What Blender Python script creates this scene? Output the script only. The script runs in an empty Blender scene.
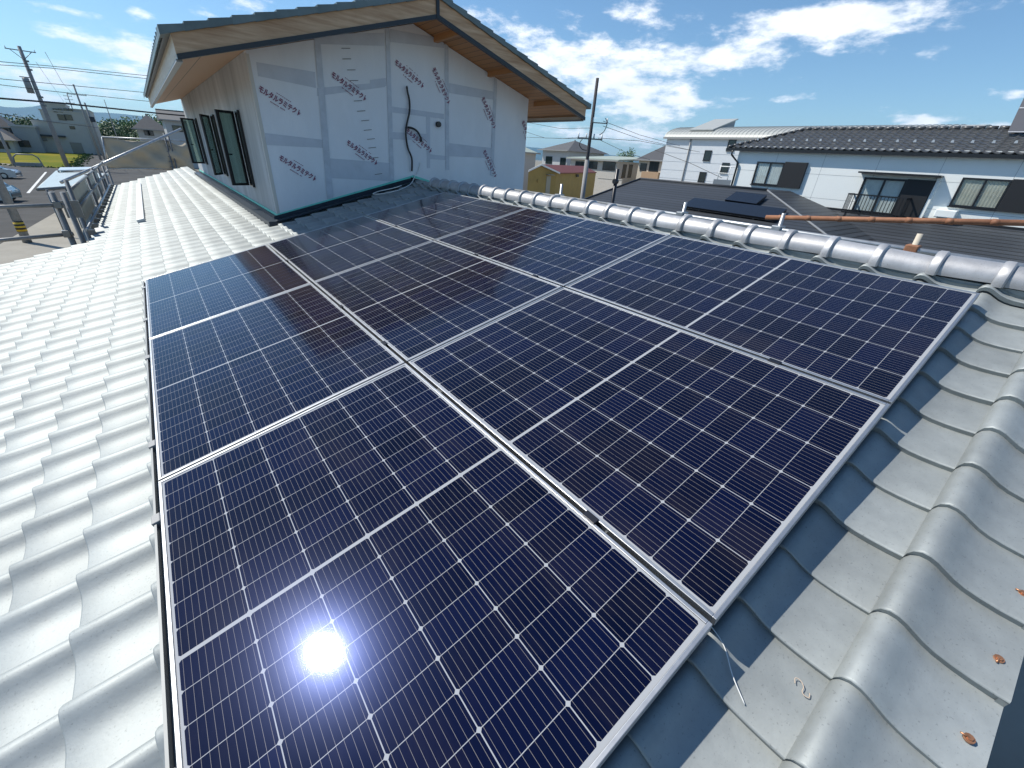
import bpy, math, random
from mathutils import Vector, Matrix, noise
random.seed(7)
S = bpy.context.scene
COL = S.collection
rad = math.radians

# ------------------------------------------------------------------ camera
F_PX = 414.21
TH = 0.234156                      # pitch of the solar array
_w = Vector((2.07139105, -0.792195413, 0.229564825))
_R = Matrix.Rotation(_w.length, 3, _w.normalized())       # array axes -> camera axes (x right, y down, z forward)
ct, st = math.cos(TH), math.sin(TH)
M = Matrix(((ct, 0, -st), (0, 1, 0), (st, 0, ct)))        # array axes (v up the slope, u along the ridge, n) -> world
CAM = M @ Vector((0.572722434, -0.144707451, 1.14566834))
Rwc = M @ _R.transposed()
def P(v, u, n=0.0):
    return M @ Vector((v, u, n))
def ray(x, y):
    return Rwc @ Vector(((x - 512) / F_PX, (y - 384) / F_PX, 1.0))
def A(x, y, axis, val):            # where the sight line of a photo pixel meets a world plane
    d = ray(x, y)
    return CAM + d * ((val - CAM[axis]) / d[axis])
def AP(x, y, p0, nrm):
    d = ray(x, y)
    return CAM + d * ((p0 - CAM).dot(nrm) / d.dot(nrm))
cam_d = bpy.data.cameras.new("camera")
cam = bpy.data.objects.new("camera", cam_d)
COL.objects.link(cam)
cam_d.sensor_width = 36.0
cam_d.lens = F_PX / 1024 * 36
cam_d.clip_start = 0.02
cam_d.clip_end = 60000
cx, cy, cz = Rwc.col[0], -Rwc.col[1], -Rwc.col[2]
cam.matrix_world = Matrix(((cx[0], cy[0], cz[0], CAM[0]), (cx[1], cy[1], cz[1], CAM[1]), (cx[2], cy[2], cz[2], CAM[2]), (0, 0, 0, 1)))
S.camera = cam

# ------------------------------------------------------------------ light
SUN = Vector((-0.35059, 0.54038, 0.7649)).normalized()
sd = bpy.data.lights.new("sun", 'SUN')
sd.energy = 4.5
sd.angle = rad(0.55)
sd.color = (1.0, 0.955, 0.88)
so = bpy.data.objects.new("sun", sd)
COL.objects.link(so)
so.rotation_euler = SUN.to_track_quat('Z', 'Y').to_euler()
so.location = (-20, 30, 60)

S.view_settings.view_transform = 'Standard'
S.view_settings.look = 'None'
S.view_settings.exposure = 0.27
S.view_settings.gamma = 1.0
S.view_settings.use_curve_mapping = False
S.cycles.max_bounces = 8
S.cycles.transparent_max_bounces = 16
S.cycles.caustics_reflective = False
S.cycles.caustics_refractive = False
S.cycles.sample_clamp_indirect = 8.0

W = bpy.data.worlds.new("World")
S.world = W
W.use_nodes = True
wt = W.node_tree
wt.nodes.clear()
def wn(t, **k):
    n = wt.nodes.new(t)
    for a, b in k.items():
        setattr(n, a, b)
    return n
def wmath(op, a, b=None, c=None):
    n = wn('ShaderNodeMath', operation=op)
    for i, q in enumerate((a, b, c)):
        if q is None: continue
        if isinstance(q, (int, float)): n.inputs[i].default_value = q
        else: wt.links.new(q, n.inputs[i])
    return n.outputs[0]
sky = wn('ShaderNodeTexSky', sky_type='NISHITA', sun_disc=False)
sky.sun_elevation = math.asin(SUN.z)
sky.sun_rotation = math.atan2(SUN.x, SUN.y)
sky.altitude = 100
sky.air_density = 1.0
sky.dust_density = 0.15
sky.ozone_density = 2.2
tc = wn('ShaderNodeTexCoord')
sep = wn('ShaderNodeSeparateXYZ')
wt.links.new(tc.outputs['Generated'], sep.inputs[0])
dx, dy, dz = sep.outputs
az = wmath('ARCTAN2', dx, dy)
el = wmath('ARCSINE', dz)
zc = wmath('ADD', wmath('MAXIMUM', dz, 0.0), 0.10)
comb = wn('ShaderNodeCombineXYZ')
wt.links.new(wmath('DIVIDE', dx, zc), comb.inputs[0])
wt.links.new(wmath('DIVIDE', dy, zc), comb.inputs[1])
n1 = wn('ShaderNodeTexNoise')
n1.inputs['Scale'].default_value = 1.15
n1.inputs['Detail'].default_value = 9
n1.inputs['Roughness'].default_value = 0.60
n1.inputs['Distortion'].default_value = 0.25
wt.links.new(comb.outputs[0], n1.inputs['Vector'])
n2 = wn('ShaderNodeTexNoise')
n2.inputs['Scale'].default_value = 16
n2.inputs['Detail'].default_value = 7
n2.inputs['Roughness'].default_value = 0.62
mp2 = wn('ShaderNodeMapping')
mp2.inputs['Scale'].default_value = (1, 1, 2.6)
wt.links.new(tc.outputs['Generated'], mp2.inputs[0])
wt.links.new(mp2.outputs[0], n2.inputs['Vector'])
# banks of cumulus: (photo x, y, half width, half height, weight) turned into azimuth / elevation
lobes = None
def lobe(x, y, hx, hy, wgt):
    global lobes
    d0, d1, d2 = ray(x, y).normalized(), ray(x + hx, y).normalized(), ray(x, y - hy).normalized()
    a0, e0 = math.atan2(d0.x, d0.y), math.asin(d0.z)
    ra = abs(math.atan2(d1.x, d1.y) - a0)
    re = abs(math.asin(d2.z) - e0)
    a = wmath('DIVIDE', wmath('SUBTRACT', az, a0), ra)
    e = wmath('DIVIDE', wmath('SUBTRACT', el, e0), re)
    r2 = wmath('ADD', wmath('MULTIPLY', a, a), wmath('MULTIPLY', e, e))
    g = wmath('MULTIPLY', wmath('POWER', 2.718, wmath('MULTIPLY', r2, -1.0)), wgt)
    lobes = g if lobes is None else wmath('ADD', lobes, g)
for l in ((620, 75, 130, 34, .30), (540, 50, 70, 22, .22), (650, 105, 60, 20, .22), (640, 135, 120, 14, .30), (740, 52, 80, 18, .20), (660, 10, 70, 16, .22),
          (860, 18, 95, 20, .42), (780, 20, 60, 12, .25), (918, 122, 34, 9, .42), (1000, 126, 22, 7, .30), (1015, 95, 16, 7, .22), (930, 54, 20, 8, .2),
          (850, 55, 30, 6, .15), (780, 98, 40, 6, .16), (380, -10, 50, 14, .3), (250, 5, 34, 12, .34), (205, 12, 16, 10, .2), (135, 10, 18, 7, .25),
          (60, 8, 45, 6, .22), (40, 28, 40, 9, .22), (100, 46, 55, 12, .30), (150, 45, 30, 14, .2), (60, 80, 90, 18, .28), (160, 70, 60, 16, .22), (40, 100, 80, 10, .22),
          (560, 20, 40, 12, .14), (480, 14, 36, 12, .18)):
    lobe(*l)
dens = wmath('ADD', wmath('ADD', wmath('MULTIPLY', n1.outputs['Fac'], 0.62), wmath('MULTIPLY', n2.outputs['Fac'], 0.70)), lobes)
cov = wn('ShaderNodeMapRange', interpolation_type='SMOOTHSTEP')
wt.links.new(dens, cov.inputs['Value'])
cov.inputs['From Min'].default_value = 0.79
cov.inputs['From Max'].default_value = 1.02
mixc = wn('ShaderNodeMix', data_type='RGBA')
wt.links.new(wmath('MULTIPLY', cov.outputs[0], 0.93), mixc.inputs['Factor'])
# gentle lift of the blue, then the sunlit cloud radiance
tint = wn('ShaderNodeMix', data_type='RGBA', blend_type='MULTIPLY')
tint.inputs['Factor'].default_value = 1.0
wt.links.new(sky.outputs[0], tint.inputs['A'])
tint.inputs['B'].default_value = (.98, 1.20, 1.32, 1)
wt.links.new(tint.outputs['Result'], mixc.inputs['A'])
crmp = wn('ShaderNodeMix', data_type='RGBA')
crmp.inputs['A'].default_value = (7.8, 8.8, 10.2, 1)
crmp.inputs['B'].default_value = (15.5, 15.5, 15.6, 1)
wt.links.new(n2.outputs['Fac'], crmp.inputs['Factor'])
wt.links.new(crmp.outputs['Result'], mixc.inputs['B'])
bg = wn('ShaderNodeBackground')
bg.inputs['Strength'].default_value = 0.086
wt.links.new(mixc.outputs['Result'], bg.inputs['Color'])
wo = wn('ShaderNodeOutputWorld')
wt.links.new(bg.outputs[0], wo.inputs[0])

# ------------------------------------------------------------------ helpers
def smooth(pts, n=5):
    out = []; pts = [Vector(q) for q in pts]
    for i in range(len(pts) - 1):
        p0, p1, p2, p3 = pts[max(i - 1, 0)], pts[i], pts[i + 1], pts[min(i + 2, len(pts) - 1)]
        for k in range(n):
            t = k / n
            out.append(.5 * ((2 * p1) + (p2 - p0) * t + (2 * p0 - 5 * p1 + 4 * p2 - p3) * t * t + (3 * p1 - p0 - 3 * p2 + p3) * t ** 3))
    out.append(pts[-1]); return out
class MB:
    def __init__(s):
        s.v, s.f, s.sm, s.at = [], [], [], []
    def add(s, vs, fs, smooth=False, rnd=0.5):
        b = len(s.v)
        s.v += [Vector(q) for q in vs]
        for q in fs:
            s.f.append([b + i for i in q]); s.sm.append(smooth); s.at.append(rnd)
        return s
    def para(s, o, a, b, c, rnd=0.5):       # parallelepiped from a corner and three edges
        o, a, b, c = Vector(o), Vector(a), Vector(b), Vector(c)
        vs = [o, o + a, o + a + b, o + b, o + c, o + a + c, o + a + b + c, o + b + c]
        fs = [(0, 3, 2, 1), (4, 5, 6, 7), (0, 1, 5, 4), (1, 2, 6, 5), (2, 3, 7, 6), (3, 0, 4, 7)]
        if a.cross(b).dot(c) < 0: fs = [f[::-1] for f in fs]
        return s.add(vs, fs, rnd=rnd)
    def box(s, x0, x1, y0, y1, z0, z1):
        return s.para((x0, y0, z0), (x1 - x0, 0, 0), (0, y1 - y0, 0), (0, 0, z1 - z0))
    def prism(s, poly, vec):
        poly = [Vector(q) for q in poly]; vec = Vector(vec); n = len(poly)
        nr = Vector((0, 0, 0))
        for i in range(n): nr += poly[i].cross(poly[(i + 1) % n])
        if nr.dot(vec) > 0: poly = poly[::-1]
        vs = poly + [q + vec for q in poly]
        fs = [tuple(range(n)), tuple(range(2 * n - 1, n - 1, -1))]
        fs += [(i, n + i, n + (i + 1) % n, (i + 1) % n)[::-1] for i in range(n)]
        fs = [fs[0], fs[1]] + [f[::-1] for f in fs[2:]]
        fs = [fs[0], fs[1]] + [f[::-1] for f in fs[2:]]
        return s.add(vs, fs)
    def tube(s, pts, r, seg=8, r1=None):
        pts = [Vector(q) for q in pts]; n = len(pts)
        t0 = (pts[1] - pts[0]).normalized()
        up = Vector((0, 0, 1)) if abs(t0.z) < .9 else Vector((1, 0, 0))
        a = t0.cross(up).normalized()
        vs, fs = [], []
        for i, q in enumerate(pts):
            t = (pts[min(i + 1, n - 1)] - pts[max(i - 1, 0)]).normalized()
            a = (a - t * a.dot(t)).normalized(); b = t.cross(a)
            rr = r if r1 is None else r + (r1 - r) * i / (n - 1)
            for k in range(seg):
                an = 2 * math.pi * k / seg
                vs.append(q + a * (rr * math.cos(an)) + b * (rr * math.sin(an)))
        for i in range(n - 1):
            for k in range(seg):
                k2 = (k + 1) % seg
                fs.append((i * seg + k, i * seg + k2, (i + 1) * seg + k2, (i + 1) * seg + k))
        s.add(vs, fs, True)
        b0 = len(s.v) - len(vs)
        s.f.append([b0 + k for k in range(seg)][::-1]); s.sm.append(False); s.at.append(.5)
        s.f.append([b0 + (n - 1) * seg + k for k in range(seg)]); s.sm.append(False); s.at.append(.5)
        return s
    def build(s, name, mat, parent=None, bevel=0, label=None):
        off = parent_loc(parent)
        me = bpy.data.meshes.new(name)
        me.from_pydata([tuple(q - off) for q in s.v], [], s.f)
        me.polygons.foreach_set('use_smooth', s.sm)
        at = me.attributes.new('rnd', 'FLOAT', 'FACE')
        at.data.foreach_set('value', s.at)
        me.materials.append(mat)
        o = bpy.data.objects.new(name, me)
        COL.objects.link(o)
        if parent is not None: o.parent = parent
        if bevel:
            m = o.modifiers.new('bevel', 'BEVEL'); m.width = bevel; m.segments = 2; m.limit_method = 'ANGLE'
        if label: o['label'] = label
        return o
def parent_loc(p):
    v = Vector((0, 0, 0))
    while p is not None:
        v += p.location; p = p.parent
    return v
def thing(name, label, cat, loc, group=None):
    o = bpy.data.objects.new(name, None)
    COL.objects.link(o)
    o.empty_display_size = 0.2
    o.location = loc
    o['label'] = label; o['category'] = cat
    if group: o['group'] = group
    return o
def tag(o, label, cat, group=None):
    o['label'] = label; o['category'] = cat
    if group: o['group'] = group
    return o
def struct(o, kind='structure'):
    o['kind'] = kind
    return o
def solo(mb, name, mat, label, cat, group=None, bevel=0):   # a thing that is one mesh, its origin at its base
    zb = min(mb.v, key=lambda q: q.z)
    c = sum(mb.v, Vector()) / len(mb.v)
    off = Vector((c.x, c.y, zb.z))
    mb.v = [q - off for q in mb.v]
    o = mb.build(name, mat, None, bevel)
    o.location = off
    return tag(o, label, cat, group)

# ------------------------------------------------------------------ materials
def mat(name, col, rough=0.6, metal=0.0, var=0.0, vscale=4.0, bump=0.0, bscale=30.0, rndvar=0.0, coat=0.0, spec=0.5, stretch=None, col2=None, detail=4, speck=0, bdist=.01):
    m = bpy.data.materials.new(name)
    m.use_nodes = True
    t = m.node_tree
    b = t.nodes['Principled BSDF']
    b.inputs['Base Color'].default_value = (*col, 1)
    b.inputs['Roughness'].default_value = rough
    b.inputs['Metallic'].default_value = metal
    b.inputs['Specular IOR Level'].default_value = spec
    b.inputs['Coat Weight'].default_value = coat
    if coat: b.inputs['Coat Roughness'].default_value = 0.08
    if var or bump or rndvar or col2:
        tc = t.nodes.new('ShaderNodeTexCoord')
        mp = t.nodes.new('ShaderNodeMapping')
        t.links.new(tc.outputs['Object'], mp.inputs[0])
        if stretch: mp.inputs['Scale'].default_value = stretch
        if var or col2:
            n = t.nodes.new('ShaderNodeTexNoise')
            n.inputs['Scale'].default_value = vscale; n.inputs['Detail'].default_value = detail; n.inputs['Roughness'].default_value = .6
            t.links.new(mp.outputs[0], n.inputs['Vector'])
            r = t.nodes.new('ShaderNodeMapRange')
            r.inputs['From Min'].default_value = .3; r.inputs['From Max'].default_value = .7
            t.links.new(n.outputs['Fac'], r.inputs['Value'])
            mx = t.nodes.new('ShaderNodeMix'); mx.data_type = 'RGBA'
            lo = tuple(c * (1 - var) for c in col); hi = tuple(min(1, c * (1 + var)) for c in col)
            if col2: lo, hi = col, col2
            mx.inputs['A'].default_value = (*lo, 1); mx.inputs['B'].default_value = (*hi, 1)
            t.links.new(r.outputs[0], mx.inputs['Factor'])
            out = mx.outputs['Result']
            rg2 = t.nodes.new('ShaderNodeMapRange'); rg2.inputs['To Min'].default_value = max(.05, rough - .07); rg2.inputs['To Max'].default_value = min(1, rough + .07)
            t.links.new(n.outputs['Fac'], rg2.inputs['Value']); t.links.new(rg2.outputs[0], b.inputs['Roughness'])
        else:
            rg = t.nodes.new('ShaderNodeRGB'); rg.outputs[0].default_value = (*col, 1); out = rg.outputs[0]
        if rndvar:
            a = t.nodes.new('ShaderNodeAttribute'); a.attribute_name = 'rnd'
            r2 = t.nodes.new('ShaderNodeMapRange')
            r2.inputs['To Min'].default_value = 1 - rndvar; r2.inputs['To Max'].default_value = 1 + rndvar
            t.links.new(a.outputs['Fac'], r2.inputs['Value'])
            v = t.nodes.new('ShaderNodeVectorMath'); v.operation = 'SCALE'
            t.links.new(out, v.inputs[0]); t.links.new(r2.outputs[0], v.inputs['Scale'])
            out = v.outputs[0]
        if speck:
            sn = t.nodes.new('ShaderNodeTexNoise'); sn.inputs['Scale'].default_value = 150; sn.inputs['Detail'].default_value = 3
            t.links.new(mp.outputs[0], sn.inputs['Vector'])
            sr = t.nodes.new('ShaderNodeMapRange'); sr.inputs['From Min'].default_value = .62; sr.inputs['From Max'].default_value = .74; sr.inputs['To Min'].default_value = 1; sr.inputs['To Max'].default_value = 1 - speck
            t.links.new(sn.outputs['Fac'], sr.inputs['Value'])
            sn2 = t.nodes.new('ShaderNodeTexNoise'); sn2.inputs['Scale'].default_value = 2.3; sn2.inputs['Detail'].default_value = 8; sn2.inputs['Roughness'].default_value = .7
            t.links.new(mp.outputs[0], sn2.inputs['Vector'])
            sr2 = t.nodes.new('ShaderNodeMapRange'); sr2.inputs['From Min'].default_value = .5; sr2.inputs['From Max'].default_value = .8; sr2.inputs['To Min'].default_value = 1; sr2.inputs['To Max'].default_value = .86
            t.links.new(sn2.outputs['Fac'], sr2.inputs['Value'])
            mu = t.nodes.new('ShaderNodeMath'); mu.operation = 'MULTIPLY'; t.links.new(sr.outputs[0], mu.inputs[0]); t.links.new(sr2.outputs[0], mu.inputs[1])
            sv = t.nodes.new('ShaderNodeVectorMath'); sv.operation = 'SCALE'; t.links.new(out, sv.inputs[0]); t.links.new(mu.outputs[0], sv.inputs['Scale']); out = sv.outputs[0]
        t.links.new(out, b.inputs['Base Color'])
        if bump:
            n2 = t.nodes.new('ShaderNodeTexNoise'); n2.inputs['Scale'].default_value = bscale; n2.inputs['Detail'].default_value = 5
            t.links.new(mp.outputs[0], n2.inputs['Vector'])
            bp = t.nodes.new('ShaderNodeBump'); bp.inputs['Strength'].default_value = bump; bp.inputs['Distance'].default_value = bdist
            t.links.new(n2.outputs['Fac'], bp.inputs['Height']); t.links.new(bp.outputs[0], b.inputs['Normal'])
    return m
T = {}
T['tile'] = mat('silver_glazed_tile', (.335, .36, .355), .62, .42, var=.09, vscale=14, bump=.045, bscale=90, rndvar=.08, detail=12, speck=.30)
T['cap'] = mat('silver_ridge_tile', (.44, .44, .445), .50, .45, var=.14, vscale=9, bump=.05, bscale=40, rndvar=.09, speck=.3)
T['alu'] = mat('anodised_aluminium', (.50, .51, .52), .38, .85, var=.05, vscale=20)
T['cover'] = mat('grey_cover_strip', (.22, .23, .23), .5, .3)
T['alu_dark'] = mat('dark_aluminium', (.16, .17, .175), .4, .7, var=.08, vscale=20)
T['black'] = mat('black_trim', (.012, .013, .018), .35)
T['flash'] = mat('dark_flashing', (.025, .035, .05), .45, .3, var=.2, vscale=6)
T['wrap'] = mat('white_house_wrap', (.79, .815, .85), .50, 0, var=.05, vscale=2.2, bump=.5, bscale=2.6, bdist=.05, stretch=(1, 1, .45))
T['wrap2'] = mat('house_wrap_overlap', (.585, .62, .68), .55, 0, var=.07, vscale=5, bump=.2, bscale=8)
T['seam'] = mat('wrap_seam', (.56, .60, .66), .5, 0, var=.12, vscale=8)
T['ink'] = mat('purple_print', (.20, .035, .10), .6)
T['greentape'] = mat('green_tape', (.18, .72, .58), .5, var=.10, vscale=12)
T['wood'] = mat('pale_timber', (.40, .22, .11), .65, 0, col2=(.70, .47, .29), vscale=2.2, stretch=(.8, .5, 9), bump=.1, bscale=20)
T['woodw'] = mat('pale_eave_timber', (.66, .55, .42), .65, 0, col2=(.78, .70, .58), vscale=3, stretch=(6, .6, 9), bump=.1, bscale=20)
T['utile'] = mat('blue_grey_tile', (.14, .175, .175), .45, .2, var=.18, vscale=5, rndvar=.16)
T['sash'] = mat('black_window_frame', (.014, .015, .018), .3)
T['grayplastic'] = mat('grey_fittings', (.30, .30, .29), .5)
T['white'] = mat('white_paint', (.75, .76, .74), .5, var=.04)
T['galv'] = mat('galvanised_pipe', (.40, .42, .43), .42, .7, var=.2, vscale=8)
T['galvp'] = mat('dull_painted_pipe', (.24, .25, .25), .5, .3, var=.15, vscale=8)
T['rust'] = mat('rusty_pipe', (.22, .095, .05), .7, .1, col2=(.34, .16, .085), vscale=9, bump=.2, bscale=50)
T['conc'] = mat('concrete_pole', (.30, .29, .28), .8, 0, var=.12, vscale=2)
T['darkpole'] = mat('weathered_pole', (.045, .042, .045), .8, 0, var=.15, vscale=2)
T['wire'] = mat('black_cable', (.02, .02, .022), .5)
T['leaf'] = mat('foliage', (.065, .15, .03), .6, 0, rndvar=.55)
T['leaf2'] = mat('foliage_dark', (.045, .105, .028), .6, 0, rndvar=.5)
T['bark'] = mat('bark', (.10, .075, .05), .9, 0, var=.2)
T['soffit'] = None
def plank_mat(name, c1, c2, axis, pitch, gap=.06, rough=.55):
    m = bpy.data.materials.new(name); m.use_nodes = True; t = m.node_tree; b = t.nodes['Principled BSDF']
    tc = t.nodes.new('ShaderNodeTexCoord'); sp = t.nodes.new('ShaderNodeSeparateXYZ'); t.links.new(tc.outputs['Object'], sp.inputs[0])
    def mt(op, a, b_=None):
        n = t.nodes.new('ShaderNodeMath'); n.operation = op
        for i, q in enumerate((a, b_)):
            if q is None: continue
            if isinstance(q, (int, float)): n.inputs[i].default_value = q
            else: t.links.new(q, n.inputs[i])
        return n.outputs[0]
    q = mt('DIVIDE', sp.outputs[axis], pitch)
    fr = mt('FRACT', q); fl = mt('FLOOR', q)
    wn_ = t.nodes.new('ShaderNodeTexWhiteNoise'); wn_.noise_dimensions = '1D'; t.links.new(fl, wn_.inputs['W'])
    ns = t.nodes.new('ShaderNodeTexNoise'); ns.inputs['Scale'].default_value = 3; ns.inputs['Detail'].default_value = 5
    mp = t.nodes.new('ShaderNodeMapping'); sc = [12, 12, 12]; sc[1 if axis != 1 else 0] = .7; mp.inputs['Scale'].default_value = sc
    t.links.new(tc.outputs['Object'], mp.inputs[0]); t.links.new(mp.outputs[0], ns.inputs['Vector'])
    f = mt('ADD', mt('MULTIPLY', wn_.outputs['Value'], .5), mt('MULTIPLY', ns.outputs['Fac'], .5))
    mx = t.nodes.new('ShaderNodeMix'); mx.data_type = 'RGBA'; mx.inputs['A'].default_value = (*c1, 1); mx.inputs['B'].default_value = (*c2, 1); t.links.new(f, mx.inputs['Factor'])
    groove = mt('GREATER_THAN', fr, gap)
    mx2 = t.nodes.new('ShaderNodeMix'); mx2.data_type = 'RGBA'; mx2.inputs['A'].default_value = (*[c * .25 for c in c1], 1); t.links.new(mx.outputs['Result'], mx2.inputs['B']); t.links.new(groove, mx2.inputs['Factor'])
    t.links.new(mx2.outputs['Result'], b.inputs['Base Color'])
    b.inputs['Roughness'].default_value = rough
    bp = t.nodes.new('ShaderNodeBump'); bp.inputs['Distance'].default_value = .004; bp.inputs['Strength'].default_value = .6
    t.links.new(groove, bp.inputs['Height']); t.links.new(bp.outputs[0], b.inputs['Normal'])
    return m
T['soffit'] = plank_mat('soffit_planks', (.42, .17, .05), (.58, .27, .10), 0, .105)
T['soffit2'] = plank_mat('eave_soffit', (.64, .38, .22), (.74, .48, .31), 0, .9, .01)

def glass_mat(name, tint):
    m = bpy.data.materials.new(name); m.use_nodes = True; t = m.node_tree; t.nodes.clear()
    tr = t.nodes.new('ShaderNodeBsdfTransparent'); tr.inputs[0].default_value = tint
    gl = t.nodes.new('ShaderNodeBsdfGlossy'); gl.inputs['Roughness'].default_value = .02
    lw = t.nodes.new('ShaderNodeLayerWeight'); lw.inputs[0].default_value = .5
    pw = t.nodes.new('ShaderNodeMath'); pw.operation = 'POWER'; t.links.new(lw.outputs['Facing'], pw.inputs[0]); pw.inputs[1].default_value = 4.0
    ma = t.nodes.new('ShaderNodeMath'); ma.operation = 'MULTIPLY_ADD'; t.links.new(pw.outputs[0], ma.inputs[0]); ma.inputs[1].default_value = .7; ma.inputs[2].default_value = .05
    mx = t.nodes.new('ShaderNodeMixShader'); t.links.new(ma.outputs[0], mx.inputs[0]); t.links.new(tr.outputs[0], mx.inputs[1]); t.links.new(gl.outputs[0], mx.inputs[2])
    o = t.nodes.new('ShaderNodeOutputMaterial'); t.links.new(mx.outputs[0], o.inputs[0])
    return m
T['glass'] = glass_mat('window_glass', (.95, .97, .96, 1))
T['sashglass'] = glass_mat('tinted_glass', (.52, .62, .58, 1))
T['darkglass'] = mat('dark_window', (.02, .03, .032), .06, 0, spec=.6)

def cell_mat():
    m = bpy.data.materials.new('solar_cells'); m.use_nodes = True; t = m.node_tree; b = t.nodes['Principled BSDF']
    tc = t.nodes.new('ShaderNodeTexCoord'); sp = t.nodes.new('ShaderNodeSeparateXYZ'); t.links.new(tc.outputs['Object'], sp.inputs[0])
    def mt(op, a, b_=None):
        n = t.nodes.new('ShaderNodeMath'); n.operation = op
        for i, q in enumerate((a, b_)):
            if q is None: continue
            if isinstance(q, (int, float)): n.inputs[i].default_value = q
            else: t.links.new(q, n.inputs[i])
        return n.outputs[0]
    def less(a, v): return mt('LESS_THAN', a, v)
    def grt(a, v): return mt('GREATER_THAN', a, v)
    def mix(fac, A_, B_):
        n = t.nodes.new('ShaderNodeMix'); n.data_type = 'RGBA'; t.links.new(fac, n.inputs['Factor'])
        for q, k in ((A_, 'A'), (B_, 'B')):
            if isinstance(q, tuple): n.inputs[k].default_value = (*q, 1)
            else: t.links.new(q, n.inputs[k])
        return n.outputs['Result']
    x = mt('SUBTRACT', sp.outputs[0], .0190)
    px_, py_ = .1840, .0930
    fx = mt('SUBTRACT', x, mt('MULTIPLY', mt('FLOOR', mt('DIVIDE', x, px_)), px_))
    y = mt('SUBTRACT', mt('ABSOLUTE', mt('SUBTRACT', sp.outputs[1], .865)), .0065)
    iy = mt('FLOOR', mt('DIVIDE', y, py_)); ix = mt('FLOOR', mt('DIVIDE', x, px_))
    fy = mt('SUBTRACT', y, mt('MULTIPLY', iy, py_))
    inx = mt('MULTIPLY', mt('MULTIPLY', less(fx, .1812), grt(x, 0)), less(x, 1.1025))
    iny = mt('MULTIPLY', mt('MULTIPLY', less(fy, .0912), grt(y, 0)), less(y, .836))
    cx_ = mt('MINIMUM', fx, mt('SUBTRACT', .1812, fx)); cy_ = mt('MINIMUM', fy, mt('SUBTRACT', .0912, fy))
    ch = grt(mt('ADD', cx_, cy_), .0055)
    cell = mt('MULTIPLY', mt('MULTIPLY', inx, iny), ch)
    bb = mt('MODULO', fx, .01812)
    bus = mt('MULTIPLY', less(mt('ABSOLUTE', mt('SUBTRACT', bb, .00906)), .00042), inx)
    wn_ = t.nodes.new('ShaderNodeTexWhiteNoise'); cv = t.nodes.new('ShaderNodeCombineXYZ'); t.links.new(ix, cv.inputs[0]); t.links.new(mt('ADD', iy, mt('MULTIPLY', grt(sp.outputs[1], .865), 30)), cv.inputs[1]); t.links.new(cv.outputs[0], wn_.inputs['Vector'])
    ccol = mix(wn_.outputs['Value'], (.0013, .0027, .013), (.0022, .0045, .025))
    c1 = mix(cell, (.36, .37, .38), ccol)
    c2 = mix(mt('MULTIPLY', bus, cell), c1, (.215, .20, .19))
    dn = t.nodes.new('ShaderNodeTexNoise'); dn.inputs['Scale'].default_value = 2.2; dn.inputs['Detail'].default_value = 9; dn.inputs['Roughness'].default_value = .72
    dm = t.nodes.new('ShaderNodeMapping'); dm.inputs['Scale'].default_value = (1.6, .5, 1); t.links.new(tc.outputs['Object'], dm.inputs[0])
    oi = t.nodes.new('ShaderNodeObjectInfo'); ov = t.nodes.new('ShaderNodeVectorMath'); t.links.new(dm.outputs[0], ov.inputs[0]); t.links.new(oi.outputs['Location'], ov.inputs[1]); t.links.new(ov.outputs[0], dn.inputs['Vector'])
    dr = t.nodes.new('ShaderNodeMapRange'); dr.inputs['From Min'].default_value = .48; dr.inputs['From Max'].default_value = .85; dr.inputs['To Max'].default_value = .05; t.links.new(dn.outputs['Fac'], dr.inputs['Value'])
    c2 = mix(dr.outputs[0], c2, (.33, .27, .22))
    t.links.new(c2, b.inputs['Base Color'])
    r = mix(mt('MULTIPLY', bus, cell), (.38, .38, .38), (.3, .3, .3))
    b.inputs['Roughness'].default_value = .20
    b.inputs['Specular IOR Level'].default_value = .09
    b.inputs['Specular Tint'].default_value = (.24, .36, 1.0, 1)
    b.inputs['Coat Weight'].default_value = .66
    b.inputs['Coat IOR'].default_value = 1.27
    ns = t.nodes.new('ShaderNodeTexNoise'); ns.inputs['Scale'].default_value = 5; ns.inputs['Detail'].default_value = 6; t.links.new(tc.outputs['Object'], ns.inputs['Vector'])
    gn = t.nodes.new('ShaderNodeTexNoise'); gn.inputs['Scale'].default_value = 420; gn.inputs['Detail'].default_value = 2; t.links.new(tc.outputs['Object'], gn.inputs['Vector'])
    gb_ = t.nodes.new('ShaderNodeBump'); gb_.inputs['Strength'].default_value = .035; gb_.inputs['Distance'].default_value = .001; t.links.new(gn.outputs['Fac'], gb_.inputs['Height']); t.links.new(gb_.outputs[0], b.inputs['Coat Normal'])
    rr = t.nodes.new('ShaderNodeMapRange'); rr.inputs['From Min'].default_value = .3; rr.inputs['From Max'].default_value = .7; rr.inputs['To Min'].default_value = .036; rr.inputs['To Max'].default_value = .060
    t.links.new(ns.outputs['Fac'], rr.inputs['Value']); t.links.new(rr.outputs[0], b.inputs['Coat Roughness'])
    return m
T['cells'] = cell_mat()

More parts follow.
